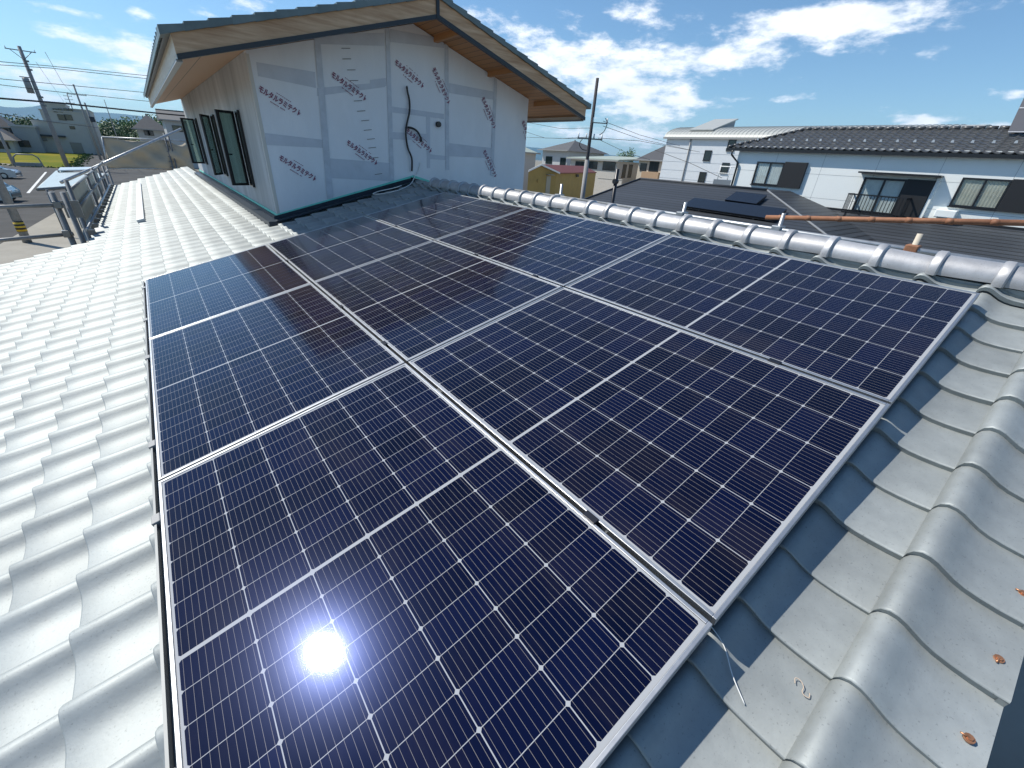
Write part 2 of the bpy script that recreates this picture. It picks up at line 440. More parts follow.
# ------------------------------------------------------------------ ground
GZ = -3.75
def sheet(name, pts, z, m):
    mb = MB(); mb.add([(p[0], p[1], z) for p in pts], [tuple(range(len(pts)))])
    nz = sum((Vector((pts[i][0], pts[i][1], 0)).cross(Vector((pts[(i + 1) % len(pts)][0], pts[(i + 1) % len(pts)][1], 0)))).z for i in range(len(pts)))
    if nz < 0: mb.f[0] = mb.f[0][::-1]
    return struct(mb.build(name, m))
T['ground'] = mat('pale_earth', (.20, .19, .16), .95, 0, spec=.05, col2=(.30, .27, .22), vscale=.05, detail=8)
T['asphalt'] = mat('asphalt', (.090, .089, .086), .9, 0, spec=.08, var=.18, vscale=.6, bump=.1, bscale=8, detail=8)
T['field'] = mat('dry_rice_field', (.10, .135, .018), .95, 0, spec=.03, col2=(.24, .20, .03), vscale=.22, stretch=(1, .35, 1), detail=8)
T['pave'] = mat('concrete_paving', (.33, .31, .265), .9, 0, spec=.1, var=.12, vscale=.7, detail=8)
T['line'] = mat('road_paint', (.62, .62, .60), .7, 0, var=.15, vscale=2)
T['grass'] = mat('verge_grass', (.05, .10, .02), .9, 0, rndvar=.4)
sheet('ground', [(-13000, -2500), (13000, -2500), (13000, 13500), (-13000, 13500)], GZ, T['ground'])
sheet('road', [(-60, 24), (7, 24), (7, 99), (-9.0, 99), (-8.2, 90.5), (-60, 123)], GZ + .004, T['asphalt'])
sheet('side_road', [(-8.6, 99), (-1, 99), (-6.5, 190), (-11.2, 190)], GZ + .004, T['asphalt'])
sheet('field', [(-70, 130), (-16.7, 101.4), (-8.6, 92), (-8.9, 99.2), (-11.3, 186), (-26, 146), (-70, 150)], GZ + .02, T['field'])
sheet('pavement', [(-6.4, 24.2), (1.2, 24.2), (1.2, 52), (-4.5, 52)], GZ + .12, T['pave'])
sheet('yard', [(-12, -14), (40, -14), (40, 24), (-12, 24)], GZ + .004, T['pave'])
for (ax, ay), (bx, by), w_ in (((28, 193), (46, 172), .10), ((70, 171.5), (100, 171.5), .10)):
    a_, b_ = A(ax, ay, 2, GZ + .008), A(bx, by, 2, GZ + .008)
    t_ = (b_ - a_).normalized(); s_ = Vector((-t_.y, t_.x, 0)) * w_
    sheet('road_marking', [a_ - s_, b_ - s_, b_ + s_, a_ + s_], GZ + .008, T['line'])
mb = MB()
for k in range(1500):
    q = random.random(); x_, y_ = -8.2 - 3.0 * q + random.gauss(0, .5), 92 + 94 * q + random.gauss(0, .6)
    if random.random() < .35: x_, y_ = -8.4 - 55 * random.random(), 0; y_ = 91.5 + (-8.4 - x_) * .62 + random.gauss(0, .4)
    h_ = random.uniform(.08, .28); an = random.uniform(0, 6.28); c_, s_ = math.cos(an) * .18, math.sin(an) * .18
    mb.add([(x_ - c_, y_ - s_, GZ), (x_ + c_, y_ + s_, GZ), (x_ + random.gauss(0, .1), y_, GZ + h_)], [(0, 1, 2)], rnd=random.random())
gr = struct(mb.build('verge_grass', T['grass']), 'stuff')

# ------------------------------------------------------------------ our house: tiled lower roof
RA, RB = -0.1786, 0.01783
PROF = [(0, -.012), (.0015, .020), (.010, .036), (.024, .045), (.040, .045), (.056, .039), (.074, .028), (.094, .016), (.118, .007), (.145, .002), (.185, 0), (.230, .001), (.2655, .004)]
def tile(mb, vk, us, length, prof=PROF, dn=0.0, dr=0.0, lift=.011):
    """one tile: lower lip at v = vk, seam at u = us, running towards -u"""
    rr = random.random(); j = random.gauss(0, .0019); sk = random.gauss(0, .0012)
    rows = ((0.0, -.0045), (.002, -.0015), (.006, 0), (.12, None), (length, None))
    vs, fs = [], []
    n_ = len(prof)
    for dv, dz_ in rows:
        base = lift - .022 * (dv / .235)
        if dz_ is not None: base = lift + dz_
        for s_, h_ in prof:
            v_ = vk + dv
            vs.append(P(v_, us - s_, RA + RB * v_ + base + h_ + j + sk * s_ * 8 + dn))
    for a in range(len(rows) - 1):
        for b in range(n_ - 1):
            fs.append((a * n_ + b, a * n_ + b + 1, (a + 1) * n_ + b + 1, (a + 1) * n_ + b)[::-1])
    mb.add(vs, fs, True, rr)
    lip, lf = [], []                              # the front lip
    for s_, h_ in prof:
        v_ = vk
        b0 = RA + RB * v_ + lift + h_ + j + sk * s_ * 8 + dn
        lip.append(P(v_, us - s_, b0 - .0045)); lip.append(P(v_ + .004, us - s_, b0 - .026))
    for b in range(n_ - 1):
        lf.append((2 * b, 2 * b + 1, 2 * b + 3, 2 * b + 2)[::-1])
    mb.add(lip, lf, True, rr)
house = thing('house', 'newly built house with silver tiled lower roof and upper storey still in white wrap', 'house', (3.8, 8, GZ))
XW0, XW1, YW = 1.59, 6.07, 6.87
YEND = 17.6
mb = MB()
VERGE_PROF = [(0, .003), (.002, .024), (.010, .044), (.026, .056), (.046, .056), (.064, .049), (.084, .036), (.106, .022), (.132, .011), (.165, .004), (.205, 0), (.245, .000), (.266, .002)]
NL = [2.715 - .235 * k for k in range(-4, 21)]
for vk in NL:
    if vk > 3.66: continue
    for j in range(0, 84):
        us = -.235 + .265 * j
        if j > 37 and vk < -.86: continue
        if us > 20.4 + max(0, (vk + .67) * .8): continue
        x_mid = P(vk + .1, 0, -.12).x
        if x_mid > XW0 + .02 and us - .13 > YW + .06: continue
        dn_ = .014 if vk > 3.6 else 0
        if j == 0: tile(mb, vk, us, .246, VERGE_PROF, dn_)
        else: tile(mb, vk, us, .246, PROF, dn_)
# verge flange of the verge tiles
for vk in NL:
    if vk > 3.66: continue
    r_ = random.random()
    n0 = RA + RB * vk + .011
    mb.add([P(vk, -.5005, n0 - .003), P(vk + .235, -.5005, n0 - .024), P(vk + .235, -.503, n0 - .13), P(vk, -.503, n0 - .115)], [(0, 1, 2, 3)], False, r_)
    mb.add([P(vk, -.5005, n0 - .003), P(vk, -.503, n0 - .115), P(vk, -.485, n0 - .115), P(vk, -.485, n0 - .003)], [(0, 1, 2, 3)], False, r_)
roof = mb.build('lower_roof', T['tile'], house)
# the roof slope beyond the ridge, same tiles mirrored about the ridge
VR = 3.80
XR = P(VR, 0, -.08).x
mb = MB()
for k in range(0, 15):
    vk = 2.715 + .235 * 4 - .235 * k
    for j in range(0, 27):
        tile(mb, vk, -.235 + .265 * j, .246)
mb.v = [Vector((2 * XR - q.x, q.y, q.z)) for q in mb.v]
mb.f = [f[::-1] for f in mb.f]
mb.build('back_roof', T['tile'], house)
# roof deck, body walls below
mb = MB()
def deck(v0, v1, u0, u1):
    mb.prism([P(v0, u0, RA + RB * v0 - .05), P(v1, u0, RA + RB * v1 - .05), P(v1, u1, RA + RB * v1 - .05), P(v0, u1, RA + RB * v0 - .05)], P(0, 0, -.08))
deck(-1.95, 3.8, -.47, 9.65); deck(-.72, 1.6, 9.66, 20.2)
mb.build('roof_deck', T['wood'], house)
mb = MB()
xb = P(-1.95, 0, -.2).x
mb.prism([(xb + .45, -.2, GZ), (xb + .45, -.2, P(-1.5, 0, -.36).z), (XR, -.2, P(VR, 0, -.3).z), (2 * XR - xb - .45, -.2, P(-1.5, 0, -.36).z), (2 * XR - xb - .45, -.2, GZ)], (0, 9.6, 0))
mb.prism([(-.3, 9.41, GZ), (-.3, 9.41, -.55), (XW0 - .01, 9.41, .02), (XW0 - .01, 9.41, GZ)], (0, 10.4, 0))
T['siding'] = mat('beige_siding', (.40, .37, .33), .8, 0, var=.06)
mb.build('lower_wall', T['siding'], house)
mb = MB()                                           # verge board under the near roof edge
mb.prism([P(-1.98, -.44, -.36), P(3.82, -.44, -.23), P(3.82, -.44, -.40), P(-1.98, -.44, -.53)], (0, -.03, 0))
mb.build('bargeboard', T['black'], house)
# ridge: half round caps with collars over a filler strip
def arc(u0, u1, r0, r1, a0, a1, n, cv=VR, cn=-.045):
    pts = []
    for (u_, r_) in ((u0, r0), (u1, r1)):
        for i in range(n + 1):
            an = a0 + (a1 - a0) * i / n - TH
            c = P(cv, u_, cn)
            pts.append(c + Vector((math.cos(an) * r_ * 1.0, 0, math.sin(an) * r_)))
    return pts
cap_u = -.290
VC = 3.775
k = 0
for j in range(-1, 25):
    us = cap_u + .265 * j
    mb = MB(); n = 18; rr = random.random(); jx, jz, jt = random.gauss(0, .0035), random.gauss(0, .003), random.gauss(0, .012)
    us += random.gauss(0, .003)
    prof = [(us - .262, .080), (us - .03, .084), (us - .028, .096), (us - .021, .102), (us + .010, .102), (us + .019, .096), (us + .021, .084)]
    vs = []; fs = []
    for (u_, r_) in prof:
        for i in range(n + 1):
            an = rad(-12) + rad(204) * i / n
            c = P(VC, u_, -.052) + Vector((jx, 0, jz + jt * (u_ - us)))
            vs.append(c + Vector((math.cos(an) * r_, 0, math.sin(an) * r_)))
    for a in range(len(prof) - 1):
        for i in range(n):
            fs.append((a * (n + 1) + i, a * (n + 1) + i + 1, (a + 1) * (n + 1) + i + 1, (a + 1) * (n + 1) + i))
    mb.add(vs, fs, True, rr)
    # end face so a cap is never a paper shell
    for a in (0, len(prof) - 1):
        ring = vs[a * (n + 1):(a + 1) * (n + 1)]
        mb.add(ring, [tuple(range(n + 1))], False, rr)
    o = mb.build('ridge_tile', T['cap'], roof)
    md = o.modifiers.new('es', 'EDGE_SPLIT'); md.split_angle = rad(40)
# plaster bed below the caps
mb = MB()
mb.prism([P(VC - .088, -.45, -.16), P(VC + .078, -.45, -.16), P(VC + .07, -.45, -.05), P(VC - .072, -.45, -.055)], (0, 7.3, 0))
mb.build('ridge_bed', T['tile'], roof)
# copper coloured nails of the verge tiles
T['nail'] = mat('copper_nail', (.50, .24, .13), .4, .7, var=.3, vscale=60)
for vk in NL:
    if vk > 3.6: continue
    mb = MB(); c = P(vk + .10, -.466, RA + RB * (vk + .1) + .006); nn = P(0, 0, 1)
    an = random.uniform(0, 6)
    mb.tube([c - nn * .004, c + nn * .0025], .010, 10)
    mb.tube([c + nn * .0015, c + nn * .006], .0055, 8)
    d_ = P(math.cos(an), math.sin(an), 0) * .016
    mb.tube([c + nn * .004, c + nn * .005 + d_], .0022, 6)
    mb.build('nail', T['nail'], roof)
T['chalk'] = mat('chalk_mark', (.55, .44, .34), .9)
mb = MB(); cm = [(1.235, -.185), (1.247, -.180), (1.251, -.190), (1.243, -.201), (1.231, -.203), (1.226, -.210), (1.229, -.219), (1.240, -.216)]
cm = smooth([P(v, u, RA + RB * 1.2 + .0085) for v, u in cm]); nn = P(0, 0, .0006)
mb.tube([q - P(0, 0, .0007) for q in cm], .0011, 5); mb.build('chalk_mark', T['chalk'], roof)
# long pale snow stop bar on the far slope
mb = MB()
mb.para(P(-.13, 10.3, -.15), P(.12, 0, 0), P(0, 8.1, 0), P(0, 0, .05))
mb.build('snow_guard', T['white'], house, bevel=.006)

# ------------------------------------------------------------------ our house: upper storey
PITCH = .292
XA = 3.83
YV = 6.15                                            # plane of the near bargeboards
EX0, EX1 = .82, 6.84
def zs(x, z0): return z0 - PITCH * abs(x - XA)
ZB = 2.81                                            # bargeboard underside at the apex
def roofz(x): return P((x + st * .12) / ct, 0, RA + .03).z  # lower roof height below a wall
mb = MB()
def lowz(x):
    v_ = (x + st * (-.12)) / ct
    if x < XR + 1e-6: return P(v_, 0, RA + RB * v_ + .02).z
    return lowz(2 * XR - x - 1e-6)
zt = lambda x: zs(x, ZB + .05)
mb.prism([(XW0, YW, lowz(XW0) - .1), (XA, YW, lowz(XR) - .1), (XW1, YW, lowz(XW1) - .1), (XW1, YW, zt(XW1)), (XA, YW, zt(XA)), (XW0, YW, zt(XW0))], (0, .12, 0))
mb.build('gable_wall', T['wrap'], house)
mb = MB()
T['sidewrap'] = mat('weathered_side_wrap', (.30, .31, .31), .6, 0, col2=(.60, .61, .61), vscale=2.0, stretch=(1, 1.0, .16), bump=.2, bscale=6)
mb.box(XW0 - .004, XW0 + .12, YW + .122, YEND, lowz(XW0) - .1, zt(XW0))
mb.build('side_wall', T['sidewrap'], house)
mb = MB(); mb.box(XW1 - .12, XW1 + .004, YW + .122, YEND, -1.0, zt(XW1)); mb.box(XW0 + .14, XW1 - .14, YEND - .12, YEND, -1, 2.0); mb.build('back_wall', T['wrap'], house)
mb = MB(); mb.box(XW0 - .012, XW0 + .03, YW - .006, YW + .04, lowz(XW0) + .02, zt(XW0) - .03); mb.build('corner_post', mat('pale_corner_bead', (.62, .60, .55), .6), house)
# wrap overlaps, seams and the printed name
yw = YW - .003
def patch(px4, m, name, d=.002):
    pts = [A(x, y, 1, YW) for x, y in px4]
    mb = MB(); mb.prism([(q.x, YW - d, q.z) for q in pts], (0, -.002, 0)); mb.build(name, m, house)
for q in (((313, 27), (319, 27), (333, 198), (327, 199)), ((385, 28), (389, 28), (394, 183), (390, 185)), ((444.5, 40), (448, 42), (449, 170), (445.5, 170)), ((494, 78), (497, 80), (493, 176), (490, 175))):
    patch(q, T['seam'], 'wrap_seam', .0075)
pd_ = .0002
for q in (((256, 62), (315, 72), (316, 88), (258, 76)), ((265, 133), (325, 140), (326, 148), (266, 145)), ((317, 88), (385, 82), (385, 87), (317, 96)), ((326, 158), (391, 163), (392, 181), (330, 178)),
          ((389, 106), (444, 114), (444, 119), (389, 112)), ((392, 132), (428, 134), (428, 141), (392, 139)), ((426, 113), (430, 113), (430, 168), (427, 168)), ((428, 154), (446, 156), (446, 160), (428, 159)),
          ((449, 83), (495, 92), (495, 100), (449, 93)), ((448, 143), (492, 148), (491, 158), (448, 156)), ((390, 29), (444, 39), (444, 48), (390, 42)), ((317, 34), (384, 33), (384, 46), (317, 44)), ((370, 80), (386, 78), (386, 86), (370, 88))):
    pd_ += .0004; patch(q, T['wrap2'], 'wrap_overlap', pd_)
fc = bpy.data.curves.new('print', 'FONT'); fc.body = "モルタルラミテクト"; fc.size = 1.0; fc.offset = .030; fc.extrude = .0; fc.shear = 0.0
fo = bpy.data.objects.new('print', fc); COL.objects.link(fo)
dg = bpy.context.evaluated_depsgraph_get(); dg.update()
fm = bpy.data.meshes.new_from_object(fo.evaluated_get(dg))
bpy.data.objects.remove(fo)
xs = [v.co.x for v in fm.vertices]; ys = [v.co.y for v in fm.vertices]
fx0, fx1, fy0, fy1 = min(xs), max(xs), min(ys), max(ys)
fv = [v.co.copy() for v in fm.vertices]; ff = [tuple(p.vertices) for p in fm.polygons]
logos = [((1.66, 1.84), -27.5), ((2.59, 2.11), -28.1), ((3.52, 2.38), -29), ((4.14, 2.39), -58), ((5.06, 2.12), -57.5), ((5.96, 1.86), -58), ((1.75, 1.08), -31.5), ((2.69, 1.32), -32), ((3.64, 1.54), -32.5), ((5.11, 1.34), -56)]
for (lx, lz), an in logos:
    c_, s_ = math.cos(rad(an)), math.sin(rad(an)); sc = .505 / (fx1 - fx0)
    mb = MB()
    def put(x, y):
        return (lx + c_ * x - s_ * y, YW - .0115, lz + s_ * x + c_ * y)
    lim = XW1 - .004
    vs = [put((q.x - fx0) * sc, (q.y - (fy0 + fy1) / 2) * sc * 1.45) for q in fv]
    mb.add(vs, [f for f in ff if all(vs[i][0] < lim for i in f)])
    def bars(x0, x1, y0, h_, n):
        w_ = (x1 - x0) / n
        for i in range(n):
            if random.random() < .12: continue
            q = [put(x0 + w_ * i, y0), put(x0 + w_ * (i + random.uniform(.45, .8)), y0), put(x0 + w_ * (i + .7), y0 + h_), put(x0 + w_ * i, y0 + h_)]
            if all(k[0] < lim for k in q): mb.add(q, [(0, 1, 2, 3)])
    bars(.16, .37, .060, .007, 9)
    bars(.15, .33, -.076, .012, 12)
    # turn faces to the outside
    mb.build('printed_name', T['ink'], house)
mb = MB()                                           # the column of short black tick marks
for tx, ty in ((345.6, 48.4), (346.5, 59), (351, 70), (353.8, 80.6), (357.8, 100.8), (361, 111), (365, 120.5), (367.5, 130), (370.7, 139), (372, 147.6), (374.5, 157.7), (378.2, 174)):
    q = A(tx, ty, 1, YW); mb.prism([(q.x - .06, YW - .010, q.z - .012), (q.x + .06, YW - .010, q.z + .006), (q.x + .06, YW - .010, q.z + .012), (q.x - .06, YW - .010, q.z - .006)], (0, -.0015, 0))
mb.build('tick_marks', T['black'], house)
# turquoise tape and dark flashing along the foot of the walls
mb = MB(); mf = MB()
for (x0, x1) in ((XW0 - .01, XR), (XR, XW1 + .01)):
    za, zb_ = lowz(x0), lowz(x1)
    mb.prism([(x0, YW - .008, za + .085), (x1, YW - .008, zb_ + .085), (x1, YW - .008, zb_ + .118), (x0, YW - .008, za + .118)], (0, -.003, 0))
    mf.prism([(x0 - .05, YW - .002, za - .02), (x1, YW - .002, zb_ - .02), (x1, YW - .002, zb_ + .088), (x0 - .05, YW - .002, za + .088)], (0, -.018, 0))
    mf.prism([(x0 - .05, YW - .15, za + .025), (x1, YW - .15, zb_ + .025), (x1, YW - .15, zb_ + .045), (x0 - .05, YW - .15, za + .045)], (0, .135, 0))
mb.box(XW0 - .014, XW0 - .0065, YW + .01, YEND, lowz(XW0) + .085, lowz(XW0) + .118)
mf.box(XW0 - .03, XW0 - .006, YW + .01, YEND, lowz(XW0) - .03, lowz(XW0) + .083)
mf.box(XW0 - .16, XW0 - .031, YW - .15, YEND, lowz(XW0) - .02, lowz(XW0) + .035)
mb.build('green_tape', T['greentape'], house); mf.build('flashing', T['flash'], house)
# upper roof
RY1 = 17.4
slope_len = math.hypot(EX1 - XA, PITCH * (EX1 - XA))
for sg in (-1, 1):
    ex = EX0 if sg < 0 else EX1
    dirv = Vector((ex - XA, 0, -PITCH * abs(ex - XA))).normalized()
    nrm = Vector((-dirv.z * (1 if sg > 0 else -1) * 1, 0, abs(dirv.x)))
    nrm = Vector((PITCH * sg, 0, 1)).normalized()
    a_ = Vector((XA, YV, ZB)); e_ = Vector((ex, YV, zs(ex, ZB)))
    mb = MB()                                         # bargeboard
    up = Vector((0, 0, .225))
    mb.prism([a_ + Vector((0, 0, .045)), e_ + Vector((0, 0, .045)), e_ + up, a_ + up], (0, .035, 0))
    mb.build('bargeboard', T['wood'], house)
    mb = MB()
    mb.prism([a_ - Vector((0, .014, 0)), e_ - Vector((0, .014, 0)), e_ + Vector((0, -.014, .048)), a_ + Vector((0, -.014, .048))], (0, .055, 0))
    mb.build('drip_trim', T['black'], house)
    mb = MB()                                         # soffit
    z_in = Vector((0, 0, .06))
    mb.prism([a_ + z_in + Vector((0, .04, 0)), e_ + z_in + Vector((.03 * -sg, .04, 0)), e_ + z_in + Vector((.03 * -sg, RY1 - YV, 0)), a_ + z_in + Vector((0, RY1 - YV, 0))], (0, 0, .05))
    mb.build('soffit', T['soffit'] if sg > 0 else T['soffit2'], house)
    for t_ in (.12, .45, .80) if sg > 0 else ():      # purlins
        c = a_.lerp(e_, t_)
        mb = MB(); mb.box(c.x - .035, c.x + .035, YV + .05, YW + .01, c.z + .0, c.z + .07); mb.build('purlin', T['soffit'], house)
    # eave board
    mb = MB()
    x0 = ex if sg < 0 else ex - .03
    mb.box(x0, x0 + .03, YV + .036, RY1, e_.z + .012, e_.z + .215); mb.build('eave_board', T['woodw'], house)
    mb = MB(); mb.box(x0 - .012, x0 + .042, YV + .042, RY1, e_.z - .012, e_.z + .011); mb.build('eave_trim', T['grayplastic'], house)
    mb = MB(); gx = e_ + Vector((-.05 * -sg * -1 if False else .05 * sg, 0, .19)); mb.box(min(ex, ex + .05 * sg) - .0, max(ex, ex + .05 * sg), YV, RY1, e_.z + .217, e_.z + .236); mb.build('eave_flashing', T['black'], house)
    # tiles: courses along the slope, each a stepped slab; verge tiles hang over the board
    mb = MB()
    n = 14
    L = slope_len + .10
    step = L / n
    for i in range(n):
        s0, s1 = i * step, (i + 1) * step
        p0 = a_ + dirv * s0; p1 = a_ + dirv * s1
        lo = .222
        r_ = random.random()
        # verge tile
        mb.prism([p0 + Vector((0, -.03, lo - .006)), p1 + Vector((0, -.03, lo - .012)), p1 + Vector((0, -.03, lo + .066)), p0 + Vector((0, -.03, lo + .048))], (0, .26, 0))
        mb.at[-6:] = [r_] * 6
        ny = int((RY1 - YV - .24) / .265)
        for k in range(ny):
            y0 = YV + .235 + k * .265
            r_ = random.random()
            q0 = p0 + Vector((0, y0 - YV, 0)); q1 = p1 + Vector((0, y0 - YV, 0))
            prof = [(0, .02), (.03, .062), (.06, .06), (.12, .022), (.2, .012), (.265, .014)]
            vs = []
            for yy, hh in prof: vs += [q0 + Vector((0, yy, lo + hh)), q1 + Vector((0, yy, lo + hh + .018)), q1 + Vector((0, yy, lo - .01))]
            fs = []
            for m_ in range(len(prof) - 1):
                fs += [(3 * m_, 3 * m_ + 1, 3 * m_ + 4, 3 * m_ + 3), (3 * m_ + 1, 3 * m_ + 2, 3 * m_ + 5, 3 * m_ + 4)]
            if sg > 0: pass
            else: fs = [f[::-1] for f in fs]
            mb.add(vs, fs, False, r_)
    mb.build('upper_roof', T['utile'], house)
mb = MB(); mb.box(XA - .022, XA + .022, YV - .02, YV - .002, ZB + .002, ZB + .26); mb.build('apex_trim', T['black'], house)
mb = MB(); mb.tube([(XA, YV - .04, ZB + .31), (XA, RY1, ZB + .31)], .11, 16); mb.build('upper_ridge', T['utile'], house)
# side windows: black frames with casements swung open
for k, (yh, wid, zb0, zb1, ang, hz_) in enumerate(((8.42, .26, .60, 1.64, 72, 0), (11.45, .42, .58, 1.66, 25, 0), (14.75, .30, .64, 1.67, 72, 0))):
    mb = MB(); x_ = XW0 - .004
    y0 = yh - wid
    for (ya, yb, za, zc_) in ((y0, yh, zb0, zb0 + .035), (y0, yh, zb1 - .035, zb1), (y0, y0 + .035, zb0 + .035, zb1 - .035), (yh - .035, yh, zb0 + .035, zb1 - .035)):
        mb.box(x_ - .035, x_ - .001, ya, yb, za, zc_)
    w_ = mb.build('window', T['sash'], house, bevel=.003)
    mb = MB(); mb.box(x_ - .010, x_ - .003, y0 + .036, yh - .036, zb0 + .036, zb1 - .036); mb.build('opening', T['darkglass'], w_)
    hinge = Vector((x_ - .04, yh - .01, 0))
    d = Vector((-math.sin(rad(ang)), -math.cos(rad(ang)), 0)); t_ = Vector((d.y, -d.x, 0)) * .03
    mb = MB()
    H_ = zb1 - zb0 - .02
    o_ = hinge + Vector((0, 0, zb0 + .01))
    mb.para(o_, d * .04, t_, Vector((0, 0, H_))); mb.para(o_ + d * (wid - .05), d * .05, t_, Vector((0, 0, H_)))
    mb.para(o_ + d * .035, d * (wid - .07), t_, Vector((0, 0, .035))); mb.para(o_ + d * .035 + Vector((0, 0, H_ - .035)), d * (wid - .07), t_, Vector((0, 0, .035)))
    mb.para(o_ + d * .14 + t_ * 1.02 + Vector((0, 0, H_ * .42)), d * .07, t_ * .6, Vector((0, 0, .018)))
    s_ = mb.build('sash', T['sash'], w_, bevel=.003)
    mb = MB(); mb.para(o_ + d * .034 + t_ * .4 + Vector((0, 0, .034)), d * (wid - .068), t_ * .2, Vector((0, 0, H_ - .068))); mb.build('pane', T['sashglass'], w_)
# service hole sleeve
mb = MB(); c = Vector((4.19, YW - .004, 1.66)); mb.tube([c + Vector((0, .003, 0)), c + Vector((0, -.05, 0))], .04, 16); mb.build('pipe_sleeve', T['black'], house)
# cables hanging from the wall
mb = MB(); pts = [(3.67, 2.10), (3.665, 2.04), (3.70, 1.92), (3.68, 1.78), (3.63, 1.60), (3.60, 1.48), (3.63, 1.30), (3.68, 1.15), (3.68, .97)]
mb.tube(smooth([(x, YW - .03 - .02 * (i % 2), z) for i, (x, z) in enumerate(pts)]), .014, 8)
solo(mb, 'cable', T['wire'], 'long wavy black cable hanging down the wrapped gable wall', 'cable')
mb = MB(); mb.tube(smooth([(3.65, YW - .02, 1.575), (3.72, YW - .04, 1.57), (3.80, YW - .05, 1.53), (3.86, YW - .04, 1.45), (3.88, YW - .015, 1.40)]), .014, 8)
solo(mb, 'cable', T['wire'], 'short bent black cable end beside the printed name on the gable wall', 'cable')
mb = MB(); lp = lambda v, u, h: P(v, u, RA + RB * v + .06 + h)
q0 = A(469, 172, 1, YW - .02)
mb.tube(smooth([(3.84, YW - .02, 1.10), (3.80, YW - .02, .98), (3.72, YW - .05, .90), lp(3.62, 6.55, .03), lp(3.45, 6.42, .02), lp(3.25, 6.35, .02), lp(3.05, 6.45, .02), lp(2.98, 6.62, .02), lp(3.12, 6.68, .02), lp(3.3, 6.6, .02), lp(3.42, 6.5, .04)]), .007, 6)
solo(mb, 'cable', T['white'], 'thin white cable coiled on the tiles at the foot of the gable wall', 'cable')

# ------------------------------------------------------------------ solar array
PW, PL, GAP, GAPL = 1.139, 1.730, .015, .012
FT = .032
def fr_mb():
    mb = MB(); tw = .011
    for (x0, x1, y0, y1) in ((0, PW, 0, tw), (0, PW, PL - tw, PL), (0, tw, tw, PL - tw), (PW - tw, PW, tw, PL - tw)):
        mb.box(x0, x1, y0, y1, -FT, 0)
    return mb
proto = None
rowname = ['nearest the verge tiles', 'in the middle row', 'closest to the wrapped wall']
colname = ['in the eave-side column', 'in the middle column', 'in the column along the ridge']
labels = {(0, 0): 'black solar panel mirroring the bright sun, at the eave-side corner of the array',
          (0, 1): 'black solar panel with reflected sky on it, middle of the eave-side column',
          (0, 2): 'solar panel half pale blue and half brown with reflections, at the far eave corner',
          (1, 0): 'black solar panel between the sun-mirroring one and the ridge-side one, along the near array edge',
          (1, 1): 'centre panel of the nine black solar panels',
          (1, 2): 'dark solar panel in the middle column, next to the wrapped gable wall',
          (2, 0): 'black solar panel by the ridge caps, at the near corner above the verge tiles',
          (2, 1): 'black solar panel with dusty glare by the ridge caps, middle of its column',
          (2, 2): 'shaded solar panel by the ridge caps in the far corner below the wall'}
for c_ in range(3):
    for r_ in range(3):
        loc = P(c_ * (PW + GAP), r_ * (PL + GAPL), 0)
        o = thing('solar_panel', labels[(c_, r_)], 'solar panel', loc, 'solar panels on the tiled roof')
        o.rotation_euler = (0, -TH, 0)
        if proto is None:
            fmb = fr_mb(); off = Vector((0, 0, 0))
            fo_ = fmb.build('frame', T['alu'], None, bevel=.0015)
            gm = MB(); gm.box(.0115, PW - .0115, .0115, PL - .0115, -.009, -.0035)
            go_ = gm.build('cell_sheet', T['cells'], None)
            jm = MB(); jm.box(.5, .62, 1.5, 1.58, -.03, -.0095); jo_ = jm.build('junction_box', T['black'], None)
            proto = (fo_, go_, jo_)
            kids = proto
        else:
            kids = [q.copy() for q in proto]
            for q in kids: COL.objects.link(q)
        for q in kids: q.parent = o
# racking: rails under the panels, cover along the eave side, clamps in the gaps
rack = thing('mounting_rack', 'grey metal racking with clamps carrying the solar panels above the tiles', 'rack', P(1.7, 2.6, -.12))
for uu in (.36, 1.40, 2.10, 3.14, 3.84, 4.88):
    mb = MB(); mb.para(P(-.03, uu, -.082), P(3.49, 0, 0), P(0, .042, 0), P(0, 0, .048)); mb.build('rail', T['alu_dark'], rack)
    for vv in (.1, 1.2, 2.3, 3.3):
        mb = MB(); mb.para(P(vv, uu - .01, RA + RB * vv - .0), P(.04, 0, 0), P(0, .06, 0), P(0, 0, -.083 - (RA + RB * vv))); mb.build('roof_hook', T['alu_dark'], rack)
mb = MB()
mb.para(P(-.024, .0, -.045), P(.008, 0, 0), P(0, 5.2, 0), P(0, 0, .040)); mb.para(P(-.0155, .0, -.045), P(.013, 0, 0), P(0, 5.2, 0), P(0, 0, .020))
mb.build('eave_cover', T['cover'], rack)
for uu in (.55, 1.48, 2.03, 3.13, 3.92, 4.9):
    mb = MB(); mb.para(P(-.030, uu, -.048), P(.029, 0, 0), P(0, .05, 0), P(0, 0, .050)); mb.build('clamp', T['grayplastic'], rack, bevel=.003)
for vv in (PW + .001, 2 * PW + GAP + .001):
    for uu in (.39, 2.0, 2.75, 4.3):
        mb = MB(); mb.para(P(vv - .006, uu, -.03), P(GAP + .01, 0, 0), P(0, .05, 0), P(0, 0, .034)); mb.build('clamp', T['black'], rack, bevel=.002)
for vv in (.28, .84, 1.43, 2.0, 2.59, 3.15):
    pass
mb = MB(); mb.tube(smooth([P(1.185, .03, -.10), P(1.17, -.03, -.115), P(1.13, -.08, -.13), P(1.10, -.13, -.142)]), .0016, 6)
solo(mb, 'cable_tie', T['white'], 'white cable tie poking out below the near edge of the solar array', 'cable tie')

